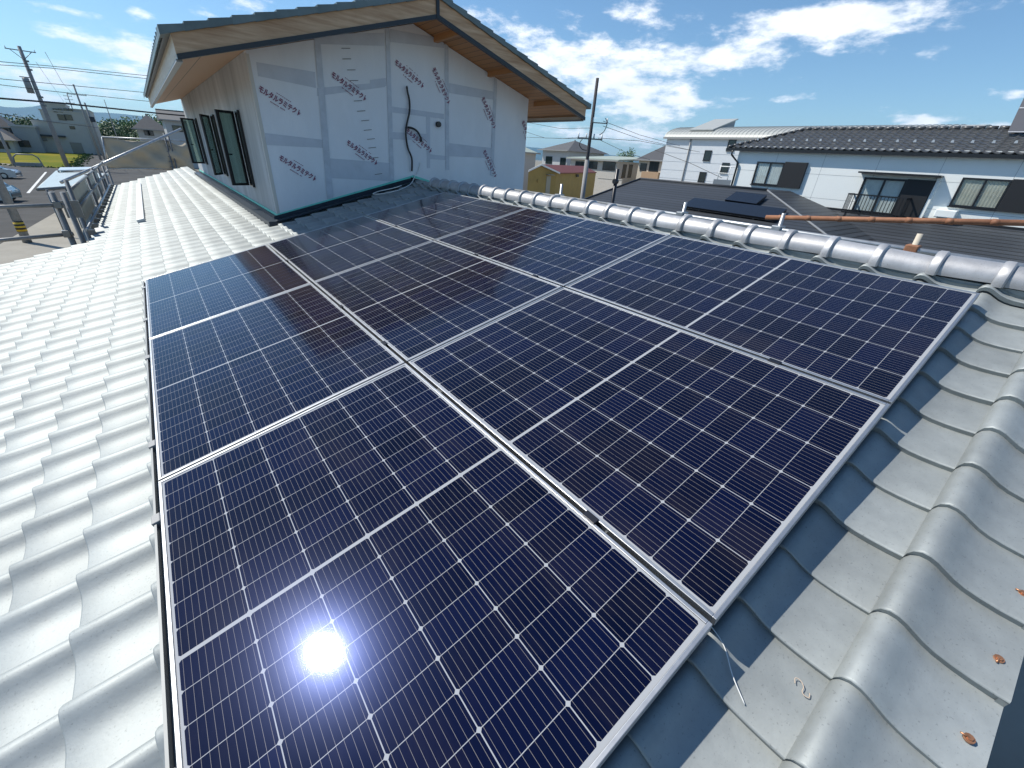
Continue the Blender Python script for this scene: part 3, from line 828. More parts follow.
# ------------------------------------------------------------------ scaffold at the eave corner
sc_ = thing('scaffold', 'grey pipe scaffold with pale guard sheets standing along the far eave of the tiled roof', 'scaffold', (-1.4, 10.3, GZ))
def pipe_part(name, pts, r, m, parent, seg=8):
    mb = MB(); mb.tube(pts, r, seg); return mb.build(name, m, parent)
def vpost(px_bot, px_top, Y=None, X=None, zbot=GZ, r=.045, m=None, name='post'):
    b = A(*px_bot, 1, Y) if Y is not None else A(*px_bot, 0, X)
    d = ray(*px_top); hd = math.hypot(b.x - CAM.x, b.y - CAM.y)
    zt_ = CAM.z + d.z * hd / math.hypot(d.x, d.y)
    mb = MB(); mb.tube([(b.x, b.y, zbot), (b.x, b.y, zt_)], r, 8); mb.build(name, m or T['galvp'], sc_)
    return Vector((b.x, b.y, zt_))
pA = vpost((71, 238), (54, 192), Y=10.25, r=.042)
pB = vpost((81, 236), (69.5, 192), Y=10.4, r=.038)
posts = []
for b_, t_ in (((87.8, 234), (79, 180)), ((98.8, 208), (87, 174)), ((103.6, 200), (93, 168)), ((107.5, 194), (99, 168)), ((110, 187), (104, 166)), ((112.5, 182.5), (108, 166))):
    posts.append(vpost(b_, t_, X=-.92, r=.034))
for i in range(len(posts) - 1):
    a_, b_ = posts[i], posts[i + 1]
    for zf, r_ in ((-.05, .03), (.27, .028)):
        pipe_part('rail', [(a_.x, a_.y, zf), (b_.x, b_.y, zf)], r_, T['galvp'], sc_)
T['guard'] = mat('pale_guard_sheet', (.42, .47, .44), .6, 0, var=.1, vscale=3)
for i in (0, 1, 2):
    a_, b_ = posts[i], posts[i + 1]
    mb = MB(); mb.box(a_.x - .06, a_.x - .052, a_.y + .06, b_.y - .06, -.40, .24); mb.build('guard_sheet', T['guard'], sc_, label='pale green guard sheet')
mb = MB(); mb.box(pA.x + .02, pB.x + .12, 10.62, 10.66, A(75, 218, 1, 10.6).z, A(75, 201, 1, 10.6).z); mb.build('guard_sheet', T['alu_dark'], sc_, label='dark end board')
for z_, x0 in ((.13, -6), (-.335, -6)):
    pass
for pl_, pr_ in (((0, 207), (58, 205)), ((0, 240), (67, 234))):
    r_ = A(*pr_, 1, 10.2); l_ = A(*pl_, 1, 10.2); e_ = r_ + (l_ - r_) * 2.2
    pipe_part('rail', [r_ + Vector((.08, 0, 0)), e_], .03, T['galvp'], sc_)
    mb = MB(); mb.box(r_.x - .05, r_.x + .05, r_.y - .05, r_.y + .06, r_.z - .05, r_.z + .06); mb.build('coupler', T['alu_dark'], sc_, bevel=.01)
d0, d1 = A(61, 182.5, 1, 21.0), A(181, 129, 1, 25.0)
pipe_part('brace', [d0, d1], .05, T['galv'], sc_)
for i in range(14):                                   # clamps along the eave
    y_ = 10.3 + i * .72
    mb = MB(); mb.box(-.80, -.70, y_ - .03, y_ + .03, P(-.78, 0, RA - .01).z, P(-.78, 0, RA - .01).z + .10); mb.build('foot_clamp', T['alu_dark'], sc_)
pipe_part('rail', [(-.80, 10.3, -.27), (-.80, 19.8, -.27)], .025, T['galv'], sc_)

# net stretched behind the house
T['net'] = mat('beige_mesh', (.40, .36, .28), .9, 0, var=.06, vscale=1.5)
nt = thing('safety_net', 'sagging beige mesh sheet on a pipe frame beyond the far end of the roof', 'safety net', A(140, 168, 1, 26) * 1.0)
YN = 26
tl, tr, bl, br = A(102, 137, 1, YN), A(187, 141, 1, YN), A(108, 168.5, 1, YN), A(175, 169, 1, YN)
for a_, b_, nm in ((tl, tr, 'rail'), (bl, br, 'rail'), (tl, bl, 'post')):
    pipe_part(nm, [a_, b_], .03, T['galv'], nt)
pa, pb_ = A(165.5, 133, 1, YN - .1), A(173, 169.5, 1, YN - .1)
pipe_part('post', [Vector((pa.x - .07, pa.y, pa.z)), Vector((pb_.x - .07, pb_.y, GZ))], .03, T['alu_dark'], nt)
pipe_part('post', [Vector((pa.x + .07, pa.y, pa.z)), Vector((pb_.x + .07, pb_.y, GZ))], .03, T['alu_dark'], nt)
for i in range(7):
    q = pa.lerp(pb_, (i + .5) / 7); pipe_part('rung', [q - Vector((.09, 0, 0)), q + Vector((.09, 0, 0))], .018, T['alu_dark'], nt)
mb = MB(); N1, N2 = 26, 10; vs = []
for i in range(N1 + 1):
    for j in range(N2 + 1):
        s_, t_ = i / N1, j / N2
        a_ = tl.lerp(tr, s_); b_ = bl.lerp(Vector((tr.x, YN, bl.z)), s_)
        q = a_.lerp(b_, t_)
        sag = .16 * math.sin(math.pi * min(1, s_ / .76)) * (1 - t_) if s_ < .76 else .34 * math.sin(math.pi * (s_ - .76) / .24) * (1 - t_)
        q = q + Vector((0, (.13 * math.sin(11 * s_ + 5 * t_) + .08 * math.sin(19 * s_ - 9 * t_)) * math.sin(math.pi * t_), -sag * .55))
        vs.append(q)
fs = [(i * (N2 + 1) + j, i * (N2 + 1) + j + 1, (i + 1) * (N2 + 1) + j + 1, (i + 1) * (N2 + 1) + j) for i in range(N1) for j in range(N2)]
mb.add(vs, fs, True)
o = mb.build('mesh_sheet', T['net'], nt); sdm = o.modifiers.new('th', 'SOLIDIFY'); sdm.thickness = .004

# carport
T['poly'] = mat('pale_carport_sheet', (.50, .56, .54), .35, 0, var=.05, vscale=1)
cpt = thing('carport', 'flat pale carport roof on thin posts beside the road below the scaffold', 'carport', (-3.4, 39, GZ))
q = [A(37, 188, 2, -1.35), A(88, 184.5, 2, -1.35), A(108, 173.5, 2, -1.35), A(56, 170.5, 2, -1.35)]
mb = MB(); mb.prism(q, (0, 0, -.05)); mb.build('roof', T['poly'], cpt)
mb = MB()
for a_, b_ in ((q[0], q[1]), (q[1], q[2]), (q[2], q[3]), (q[3], q[0])):
    mb.tube([a_ - Vector((0, 0, .08)), b_ - Vector((0, 0, .08))], .07, 6)
mb.build('roof_frame', T['alu_dark'], cpt)
for a_ in q: pipe_part('post', [(a_.x + (.3 if a_.x < -3 else -.3), a_.y, GZ), (a_.x + (.3 if a_.x < -3 else -.3), a_.y, -1.42)], .05, T['alu_dark'], cpt)
q2 = [A(58, 170, 2, -1.2), A(84, 169.5, 2, -1.2), A(98, 166.8, 2, -1.2), A(60, 167.3, 2, -1.2)]
cp2 = thing('carport', 'second, pale blue carport roof just behind the larger one', 'carport', (q2[0].x + 2, q2[0].y + 4, GZ))
mb = MB(); mb.prism(q2, (0, 0, -.05)); mb.build('roof', mat('pale_blue_sheet', (.50, .60, .66), .35), cp2)
for a_ in q2: pipe_part('post', [(a_.x, a_.y, GZ), (a_.x, a_.y, -1.25)], .05, T['alu_dark'], cp2)

# ------------------------------------------------------------------ poles and wires
def pole(name, base, top, r0, r1, m, label, group=None):
    t = thing(name, label, 'utility pole', base, group)
    mb = MB(); mb.tube([base, base.lerp(top, .5), top], r0, 10, r1); mb.build('shaft', m, t)
    return t
def at_h(px_xy, base):                                 # point of a sight line at the horizontal distance of base
    d = ray(*px_xy); hd = math.hypot(base.x - CAM.x, base.y - CAM.y)
    k = hd / math.hypot(d.x, d.y); return CAM + d * k
def crossarm(t, c, w, ang, m, name='crossarm', n=3, h=.10):
    ax = Vector((math.cos(ang), math.sin(ang), 0)); ay = Vector((-ax.y, ax.x, 0))
    mb = MB(); mb.para(c - ax * w / 2 - ay * .05 - Vector((0, 0, h / 2)), ax * w, ay * .1, Vector((0, 0, h))); o = mb.build(name, m, t)
    out = []
    for i in range(n):
        q = c + ax * (w * (i / (n - 1) - .5) * .94) + Vector((0, 0, h / 2))
        mi = MB(); mi.tube([q, q + Vector((0, 0, .12)), q + Vector((0, 0, .13)), q + Vector((0, 0, .24))], .05, 8, .035); mi.build('insulator', T['white'], o)
        out.append(q + Vector((0, 0, .24)))
    return out
B1 = A(68, 168, 2, GZ); H1 = at_h((32, 48), B1)
t1 = pole('utility_pole', Vector((B1.x, B1.y, GZ)), Vector((B1.x, B1.y, H1.z)), .30, .19, T['conc'], 'tallest utility pole on the left, with a transformer, rising beyond the road', 'utility poles')
top1 = Vector((B1.x, B1.y, H1.z - .45))
ends1 = crossarm(t1, top1, 2.8, .15, T['alu_dark'], n=3)
for s_ in (-1, 1):
    pipe_part('arm_brace', [top1 + Vector((s_ * .95, .1 * s_, -.05)), top1 + Vector((0, -.2, -1.0))], .035, T['alu_dark'], t1)
tz = at_h((36, 86), B1).z
mb = MB(); c = Vector((B1.x - .62, B1.y - .1, tz)); mb.tube([c - Vector((0, 0, .9)), c + Vector((0, 0, .7)), c + Vector((0, 0, .71)), c + Vector((0, 0, .8))], .36, 14, .30); tr_ = mb.build('transformer', T['grayplastic'], t1)
mb = MB(); mb.box(c.x - .5, B1.x, c.y - .06, c.y + .06, tz + .82, tz + .92); mb.build('bracket', T['alu_dark'], t1)
for zf in (64, 72, 98, 106):
    z_ = at_h((40, zf), B1).z
    mb = MB(); mb.box(B1.x - .05, B1.x + .42, B1.y - .3, B1.y - .2, z_, z_ + .2); mb.build('bracket', T['alu_dark'], t1)
others = [((101, 160), (80, 85), .20, .13, T['conc'], 'grey utility pole with a short crossarm standing in front of the stepped building right edge'),
          ((88, 150), (72.5, 94), .16, .11, T['galvp'], 'thin utility pole with stacked crossarms just left of the plain grey pole'),
          ((106, 162), (89, 103), .20, .13, T['conc'], 'utility pole carrying a dark box, next to the grey one and nearer the net'),
          ((122, 152), (108.5, 100), .15, .08, T['conc'], 'thin bare pole rising behind the beige net in front of the mountains')]
bases = []
for b_, tp, r0, r1, m_, lb in others:
    Bq = A(*b_, 2, GZ); Hq = at_h(tp, Bq)
    t_ = pole('utility_pole', Vector((Bq.x, Bq.y, GZ)), Vector((Bq.x, Bq.y, Hq.z)), r0, r1, m_, lb, 'utility poles'); bases.append((t_, Bq, Hq))
crossarm(bases[0][0], Vector((bases[0][1].x, bases[0][1].y, bases[0][2].z - 1.6)), 2.6, .1, T['alu_dark'])
for dz_ in (.6, 1.4, 2.2): crossarm(bases[1][0], Vector((bases[1][1].x, bases[1][1].y, bases[1][2].z - dz_)), 1.7, .1, T['alu_dark'], n=2)
bq = bases[2]; mb = MB(); mb.box(bq[1].x - .1, bq[1].x + .6, bq[1].y - .4, bq[1].y - .15, bq[2].z - 2.9, bq[2].z - 2.1); mb.build('switch_box', T['flash'], bq[0], bevel=.03)
# near guard pole with the striped band
BN = A(29, 245, 2, GZ); dN = ray(0, 164); HN = at_h((0, 164), BN)
tn = pole('utility_pole', Vector((BN.x, BN.y, GZ)), Vector((BN.x, BN.y, HN.z + 3.0)), .17, .14, T['galvp'], 'nearest pole at the left, with a yellow and black warning band near its foot', 'utility poles')
zb_ = at_h((24.5, 229), BN).z
T['hazard'] = plank_mat('hazard_band', (.02, .02, .02), (.02, .02, .02), 2, .16, .5); 
_b = T['hazard'].node_tree
for n_ in _b.nodes:
    if n_.type == 'MIX' and not n_.inputs['B'].is_linked is False and n_.inputs['B'].is_linked: n_.inputs['A'].default_value = (.65, .42, .03, 1)
mb = MB(); mb.tube([(BN.x, BN.y, zb_ - .1), (BN.x, BN.y, zb_ + .36)], .18, 14); mb.build('warning_band', T['hazard'], tn)
# far left small pole by the houses
Bq = A(14, 165, 2, GZ); Hq = at_h((4, 125), Bq)
pole('utility_pole', Vector((Bq.x, Bq.y, GZ)), Vector((Bq.x, Bq.y, Hq.z)), .20, .15, T['conc'], 'short grey pole at the left edge in front of the dark tiled house', 'utility poles')
def wire(pts_px, dist, r, label, grp='overhead wires', sag=0.0):
    """an overhead wire through sight points at given distances"""
    pts = []
    for (x, y), Dd in zip(pts_px, dist):
        d = ray(x, y); pts.append(CAM + d * (Dd / math.hypot(d.x, d.y)))
    out = []
    for i in range(len(pts) - 1):
        for k in range(8):
            t = k / 8; q = pts[i].lerp(pts[i + 1], t); q.z -= sag * 4 * t * (1 - t); out.append(q)
    out.append(pts[-1])
    mb = MB(); mb.tube(out, r, 5)
    return solo(mb, 'overhead_wire', T['wire'], label, 'wire', grp)
L_ = 'thin overhead wire crossing the sky on the left between the street poles'
wire([(-30, 96), (60, 103), (160, 113.5), (230, 120)], [70, 75, 80, 84], .085, 'thickest overhead cable, crossing the tall pole a little above the stepped building')
for a_, b_, c_ in (((-30, 59), (50, 66), (150, 76)), ((-30, 63), (50, 68), (150, 79)), ((-30, 76), (45, 83), (150, 93)), ((-30, 81), (50, 91), (150, 101.5))):
    wire([a_, b_, c_], [88, 93, 97], .035, L_)
wire([(45, 52), (62, 82), (75, 96)], [94, 118, 165], .025, 'overhead wire dropping from the tall pole crossarm to the farther poles')
wire([(36, 62), (52, 85), (64, 102)], [94, 118, 165], .018, 'lower slack wire dropping from the tall pole towards the stepped building')
wire([(-30, 108), (30, 119), (100, 128)], [60, 80, 110], .04, 'low overhead wire passing in front of the white stepped building')
# pole on the right
BR = Vector((21.4, 19.8, GZ)); BR = A(583, 193, 0, 21.5); BR = Vector((BR.x, BR.y, GZ)); HR = at_h((597.5, 78), BR)
tR = pole('utility_pole', BR, Vector((BR.x, BR.y, HR.z)), .12, .085, T['darkpole'], 'dark slender utility pole on the right beside the yellow shed', 'utility poles')
mb = MB(); mb.tube([(BR.x, BR.y, GZ), (BR.x, BR.y, at_h((591, 160), BR).z)], .15, 10, .135); mb.build('lower_shaft', T['conc'], tR)
zR = at_h((592, 139), BR).z
crossarm(tR, Vector((BR.x, BR.y, zR)), 1.5, -.6, T['alu_dark'], n=4, h=.07)
crossarm(tR, Vector((BR.x + .35, BR.y - .3, at_h((601, 123), BR).z)), .9, -.6, T['alu_dark'], n=2, h=.05)
mb = MB(); c = Vector((BR.x + .55, BR.y - .5, at_h((603, 133), BR).z)); mb.tube(smooth([c + Vector((0, 0, .75)), c + Vector((.1, -.1, .5)), c + Vector((.05, 0, .1)), c + Vector((-.2, .1, -.1))]), .025, 6); mb.build('jumper', T['wire'], tR)
mb = MB(); c = Vector((BR.x - .3, BR.y + .3, zR)); mb.tube(smooth([c, c + Vector((-.12, .1, -.3)), c + Vector((.05, 0, -.55)), c + Vector((.25, -.2, -.6))]), .025, 6); mb.build('jumper', T['wire'], tR)
dR = math.hypot(BR.x - CAM.x, BR.y - CAM.y)
for (p0_, p1_, p2_) in (((603, 121), (640, 135), (680, 146)), ((603, 126), (640, 139), (690, 150)), ((598, 138), (640, 141), (700, 152))):
    wire([p0_, p1_, p2_], [dR, dR * 1.25, dR * 1.6], .014, 'overhead wire running from the dark right-hand pole towards the white metal-roofed building')
for (p0_, p1_, p2_) in (((591, 128), (560, 128.5), (520, 121)), ((590, 137), (560, 138.5), (522, 137)), ((590, 139), (545, 138), (520, 130))):
    wire([p0_, p1_, p2_], [dR, dR * 1.2, dR * 1.5], .013, 'overhead wire running from the dark right-hand pole to behind the wrapped house')
wire([(655, 150), (690, 163), (722, 178)], [38, 36, 34], .016, 'slack wire hanging across the front of the white metal-roofed building')
wire([(600, 140), (625, 152), (650, 160)], [dR, dR * 1.1, dR * 1.2], .012, 'drop wire from the dark right-hand pole to the beige house with a dark roof')

# ------------------------------------------------------------------ buildings
def window(par, p, ax, w, h, nrm, fm=None, panes=2, fr=.05, dep=.07, gm=None, curtain=None):
    p, ax, nrm = Vector(p), Vector(ax).normalized(), Vector(nrm).normalized(); up = Vector((0, 0, 1))
    mb = MB(); d = nrm * dep
    mb.para(p, ax * w, d, up * fr); mb.para(p + up * (h - fr), ax * w, d, up * fr)
    mb.para(p + up * fr, ax * fr, d, up * (h - 2 * fr)); mb.para(p + ax * (w - fr) + up * fr, ax * fr, d, up * (h - 2 * fr))
    for i in range(1, panes): mb.para(p + ax * (w * i / panes - fr / 2) + up * fr, ax * fr, d * .8, up * (h - 2 * fr))
    mb.para(p - ax * .03 - up * .04, ax * (w + .06), d * 1.3, up * .038)
    o = mb.build('window', fm or T['sash'], par)
    mb = MB(); mb.para(p + (ax + up) * fr * .98 + nrm * dep * .45, ax * (w - 1.96 * fr), nrm * .012, up * (h - 1.96 * fr)); mb.build('pane', gm or T['darkglass'], o)
    if curtain:
        mb = MB(); n = 40; vs = []
        for i in range(n + 1):
            q = p + ax * (fr + (w - 2 * fr) * i / n) + nrm * (.010 + .008 * math.sin(i * 1.9))
            vs += [q + up * fr, q + up * (h - fr)]
        mb.add(vs, [(2 * i, 2 * i + 2, 2 * i + 3, 2 * i + 1) for i in range(n)], True)
        mb.build('curtain', curtain, o)
    return o
T['curtain'] = mat('pale_curtain', (.70, .74, .74), .8, 0, var=.1, vscale=6)
T['shade'] = mat('grey_blind', (.50, .49, .42), .8, 0, var=.08, vscale=3)
T['mint'] = mat('white_siding', (.86, .89, .86), .7, 0, var=.02, vscale=1, bump=.15, bscale=6)
T['shutter'] = mat('dark_shutter', (.014, .015, .017), .55)
T['dtile'] = mat('dark_glazed_tile', (.085, .086, .086), .34, .1, var=.08, vscale=3, rndvar=.07)
T['gutter'] = mat('black_gutter', (.015, .016, .018), .35)

# mint white house on the right
XH = 24.0
mh = thing('house', 'two storey white house with dark glazed tiles on the right beyond the ridge', 'house', (XH + 4, 2, GZ))
yl = A(741, 146, 0, XH).y; yr = -8.0
OH = .16
zE = A(910, 152, 0, XH - OH).z
mb = MB(); mb.box(XH, XH + 8, yr, yl, GZ, zE + .1); mb.build('wall', T['mint'], mh)
# shallow board joints on the facade
mb = MB()
for z_ in (zE - .95, zE - 1.9, zE - 2.85): mb.box(XH - .004, XH + .01, yr, yl - .01, z_, z_ + .012)
for k in range(8): mb.box(XH - .0035, XH + .01, yl - 1.9 - k * 2.0, yl - 1.888 - k * 2.0, zE - 3.5, zE)
mb.build('siding_joint', mat('siding_joint', (.45, .47, .46), .8), mh)
# tiled hip roof
XE0, XRg = XH - OH, 25.9
zRg = A(910, 130, 0, XRg).z
sl = (zRg - zE) / (XRg - XE0)
YL0 = yl + .55; YRG = A(805, 127, 0, XRg).y
def rz(x, y): return min(zE + sl * (x - XE0), zE + .42 * (YL0 - y))
def mtile(name, par, m, x0, ye0, zfun, rows, dirx, ycols, y0, pitch, course, clip):
    mb = MB()
    for r_ in range(rows):
        xa = x0 + dirx * r_ * course
        for c_ in range(ycols):
            ya = y0 - c_ * pitch
            if not clip(xa + dirx * course * .5, ya - pitch / 2): continue
            rr = random.random(); vs = []
            for s_, h_ in ((0, .005), (.05, .05), (.09, .045), (.15, .012), (.22, .0), (pitch + .005, .004)):
                yy = ya - s_
                vs += [(xa, yy, zfun(xa, yy) + h_ + .03), (xa + dirx * course * 1.04, yy, zfun(xa + dirx * course * 1.04, yy) + h_), (xa, yy, zfun(xa, yy) + h_)]
            fs = []
            for q in range(5): fs += [(3 * q, 3 * q + 1, 3 * q + 4, 3 * q + 3), (3 * q + 2, 3 * q, 3 * q + 3, 3 * q + 5)]
            if dirx > 0: fs = [f[::-1] for f in fs]
            mb.add(vs, fs, False, rr)
    return mb.build(name, m, par)
nr = int((XRg - XE0) / .24) + 1
mr = mtile('roof', mh, T['dtile'], XE0, 0, lambda x, y: zE + sl * (x - XE0), nr, 1, int((YL0 - yr) / .28), YL0, .28, .24, lambda x, y: y < YL0 - (YL0 - YRG) * (x - XE0) / (XRg - XE0) and x < XRg)
mb = MB()                                           # closed body under the tiles, with the hip end and the back slope
b0, b1, b2, b3 = Vector((XE0, YL0, zE - .02)), Vector((XRg * 2 - XE0, YL0, zE - .02)), Vector((XRg * 2 - XE0, yr - .5, zE - .02)), Vector((XE0, yr - .5, zE - .02))
r0, r1 = Vector((XRg, YRG, zRg - .02)), Vector((XRg, yr + 1.5, zRg - .02))
mb.add([b0, b1, b2, b3, r0, r1], [(0, 4, 1), (1, 4, 5, 2), (2, 5, 3), (3, 5, 4, 0), (0, 1, 2, 3)]); mb.build('roof_body', T['dtile'], mh)
mb = MB(); n = 46
for i in range(n):
    a_ = r0.lerp(r1, i / n); b_ = r0.lerp(r1, (i + .92) / n); mb.tube([a_ + Vector((0, 0, .08)), b_ + Vector((0, 0, .08))], .075, 8, .065)
for i in range(14):
    a_ = b0.lerp(r0, i / 14); b_ = b0.lerp(r0, (i + .92) / 14); mb.tube([a_ + Vector((0, 0, .06)), b_ + Vector((0, 0, .06))], .07, 8, .06)
mb.build('ridge', T['dtile'], mr)
T['snow'] = mat('snow_guard_metal', (.6, .6, .6), .35, .5)
mb = MB()
for i in range(34):
    y_ = YL0 - 1.0 - i * .56; x_ = XE0 + .75; z_ = zE + sl * .75 + .05
    mb.prism([(x_, y_ - .05, z_), (x_, y_ + .05, z_), (x_, y_ + .03, z_ + .09), (x_, y_ - .03, z_ + .09)], (.02, 0, 0))
mb.build('snow_guard', T['snow'], mr)
mb = MB(); mb.box(XE0 - .09, XE0 + .02, yr - .5, YL0 + .05, zE - .13, zE - .01); mb.build('gutter', T['gutter'], mh)
mb = MB(); mb.box(XE0 + .022, XH - .002, yr - .5, YL0, zE - .10, zE - .03); mb.build('eave_soffit', mat('grey_soffit', (.42, .46, .50), .7), mh)
mb = MB(); mb.tube([(XE0 - .06, yl + .25, zE - .1), (XE0 - .06, yl + .25, zE - .3), (XH - .08, yl - .12, zE - .65), (XH - .08, yl - .12, zE - 2.9)], .045, 8); mb.build('downpipe', T['gutter'], mh)
def rect_on(px_l_bot, px_r_top, px_r_bot=None):
    a_ = A(*px_l_bot, 0, XH); b_ = A(*px_r_top, 0, XH); return a_, b_
ax = (0, -1, 0); nm = (-1, 0, 0)
# left window with shutter box
a_ = A(753, 184, 0, XH); b_ = A(783, 162.5, 0, XH)
wl_top = A(757, 161.5, 0, XH).z; zbw = a_.z
yw0, yw1, yw2 = A(755, 172, 0, XH).y, A(782, 175, 0, XH).y, A(804, 177, 0, XH).y
window(mh, (XH - .002, yw0, zbw), ax, yw0 - yw1, wl_top - zbw, nm, panes=2, gm=T['glass'], curtain=T['curtain'], fr=.06)
mb = MB(); mb.box(XH - .12, XH - .002, yw2, yw1 - .01, zbw - .04, wl_top + .04); mb.build('shutter_box', T['shutter'], mh, bevel=.01)
# sliding door with balcony rail, hood
yd0, yd1, yd2 = A(860, 190, 0, XH).y, A(901, 196, 0, XH).y, A(929, 196, 0, XH).y
zd0 = A(880, 214, 0, XH).z; zd1 = A(880, 178, 0, XH).z
window(mh, (XH - .002, yd0, zd0), ax, yd0 - yd1, zd1 - zd0, nm, panes=2, gm=T['glass'], curtain=T['curtain'], fr=.07)
mb = MB(); mb.box(XH - .14, XH - .002, yd2, yd1 - .01, zd0, zd1 + .02); mb.build('shutter_box', T['shutter'], mh, bevel=.01)
mb = MB(); mb.box(XH - .45, XH - .002, yd2 - .15, yd0 + .2, zd1 + .14, zd1 + .20); mb.build('canopy', T['gutter'], mh)
mb = MB(); mb.box(XH - .10, XH - .002, yd2 - .12, yd2 - .02, zd0 - .1, zd1 + .13); mb.build('door_trim', T['mint'], mh)
rl = MB()
y_a, y_b = yd0 + .15, A(903, 208, 0, XH - .7).y
zr1 = A(880, 197, 0, XH - .7).z
for z_ in (zd0 - .05, zr1): rl.box(XH - .74, XH - .69, y_b, y_a, z_, z_ + .05)
n = 17
for i in range(n + 1):
    y_ = y_a + (y_b - y_a) * i / n; rl.box(XH - .725, XH - .705, y_ - .01, y_ + .01, zd0, zr1)
for y_ in (y_a, y_b):
    for z_ in (zd0 - .05, zr1): rl.box(XH - .69, XH - .002, y_ - .025, y_ + .025, z_, z_ + .05)
    for i in range(4): rl.box(XH - .6 + i * .15, XH - .58 + i * .15, y_ - .01, y_ + .01, zd0, zr1)
rl.build('balcony_rail', T['gutter'], mh)
# right window
yq0, yq1, yq2 = A(957, 190, 0, XH).y, A(1003, 198, 0, XH).y, A(1040, 200, 0, XH).y
zq0, zq1 = A(951, 206, 0, XH).z, A(966, 177.5, 0, XH).z
window(mh, (XH - .002, yq0, zq0), ax, yq0 - yq1, zq1 - zq0, nm, panes=2, gm=T['glass'], curtain=T['shade'], fr=.06)
mb = MB(); mb.box(XH - .12, XH - .002, yq2, yq1 - .01, zq0 - .03, zq1 + .03); mb.build('shutter_box', T['shutter'], mh, bevel=.01)
mb = MB(); c = A(944, 217, 0, XH - .3); mb.box(XH - .45, XH - .002, c.y - .3, c.y + .3, c.z - .02, c.z + .25); mb.build('vent_hood', T['mint'], mh, bevel=.03)
# solar water heater standing on its roof at the right edge
wh = thing('water_heater', 'tilted grey solar water heater panel at the right edge on the tiled house roof', 'water heater', A(1022, 131, 0, 25.3))
p00, p10 = A(1008.5, 131, 0, 25.2), A(1008.5, 131, 0, 25.2) + Vector((0, -2.0, -.02)); up_ = A(1027, 92, 0, 25.9) - p00
mb = MB(); mb.prism([p00, p10, p10 + up_, p00 + up_], (.12, 0, .05)); mb.build('collector', mat('grey_collector', (.12, .12, .13), .25), wh, bevel=.01)
mb = MB(); mb.prism([p00 + up_ * .58, p10 + up_ * .58, p10 + up_ * .61, p00 + up_ * .61], (-.02, 0, 0)); mb.prism([p00 - up_ * .03, p10 - up_ * .03, p10, p00], (.14, 0, 0)); mb.build('collector_frame', T['alu'], wh)
mb = MB(); mb.tube([p00 + Vector((.9, -.3, -.3)), p00 + up_ * .8 + Vector((.1, -.3, 0))], .03, 6); mb.tube([p00 + Vector((.9, -1.7, -.3)), p00 + up_ * .8 + Vector((.1, -1.7, 0))], .03, 6); mb.build('stand', T['alu'], wh)

# slate roofed single storey part in front of it
T['slate'] = plank_mat('dark_slate', (.026, .031, .038), (.050, .057, .068), 2, .085, .20, .55)
sh = thing('slate_house', 'low house with a dark grey slate hip roof in front of the white tiled house', 'house', (19, 10, GZ))
XS = 21.5
ra, rb = A(640, 182, 0, XS), A(768, 187, 0, XS); zS = (ra.z + rb.z) / 2
XF = 13.0; sS = .36; zF = zS - sS * (XS - XF)
n_f = Vector((-sS, 0, 1)).normalized(); p_f = Vector((XS, 0, zS))
def onf(x, y, d=0): return AP(x, y, p_f + n_f * d, n_f)
hl = onf(592, 197); hr = onf(803, 218)
ra = Vector((XS, ra.y, zS)); rb = Vector((XS, rb.y, zS))
def ext(a, b):                                        # carry a hip down to the eave
    t = (XF - a.x) / (b.x - a.x); return a + (b - a) * t
el_, er_ = ext(ra, hl), ext(rb, hr)
bk = lambda q: Vector((2 * XS - q.x, q.y, q.z))
bl_, br_ = Vector((XH - .01, el_.y, zS - sS * (XH - XS))), None
mb = MB()
mb.add([ra, rb, er_, el_], [(0, 3, 2, 1)])
# right hand slope facing the camera side
pr = A(825, 208, 0, XH - .01)
wallr = Vector((XH - .01, pr.y, pr.z)); wall_t = Vector((XH - .01, rb.y + .0, zS + .0))
mb.add([rb, er_, Vector((XH - .01, er_.y, er_.z)), wall_t], [(0, 1, 2, 3)])
mb.add([ra, Vector((XH - .01, ra.y, zS)), wall_t, rb], [(0, 3, 2, 1)])
mb.add([ra, el_, Vector((XH - .01, el_.y, el_.z)), Vector((XH - .01, ra.y, zS))], [(0, 3, 2, 1)])
mb.add([el_, er_, Vector((XH - .01, er_.y, er_.z)), Vector((XH - .01, el_.y, el_.z))], [(0, 1, 2, 3)])
mb.build('roof', T['slate'], sh)
def capline(a, b, m, w=.05):
    mb = MB(); mb.tube([a + Vector((0, 0, .02)), b + Vector((0, 0, .02))], w, 6); mb.build('hip_cap', m, sh)
T['hipcap'] = mat('pale_hip_trim', (.22, .23, .24), .5)
capline(rb, er_, T['hipcap'], .035); capline(ra, rb, T['slate'], .07); capline(ra, el_, T['slate'], .06)
mb = MB(); mb.box(XF + .7, XH - .03, er_.y + .7, el_.y - .7, GZ, zF - .03); mb.build('wall', T['siding'], sh)
# lean-to along the wall on the right
lt_z = A(930, 220, 0, XH).z
lt = thing('lean_to_roof', 'long dark slate lean-to roof under the balcony along the white house', 'roof', (20, 0, GZ))
lzf = lt_z - .32 * (XH - 14.5)
yv0 = A(822, 207, 0, XH).y
mb = MB(); mb.prism([(XH - .012, yv0 + 1.5, lt_z), (14.5, yv0 + 1.5, lzf), (14.5, -8, lzf), (XH - .012, -8, lt_z)], (0, 0, -.12)); mb.build('slate_slope', T['slate'], lt)
mb = MB(); mb.box(15.1, XH - .03, -7.7, er_.y + .2, GZ, lzf - .13); mb.build('wall', T['siding'], lt)
mb = MB(); mb.box(XH - .06, XH - .014, -8, yv0, lt_z - .01, lt_z + .07); mb.build('wall_flashing', T['gutter'], lt)
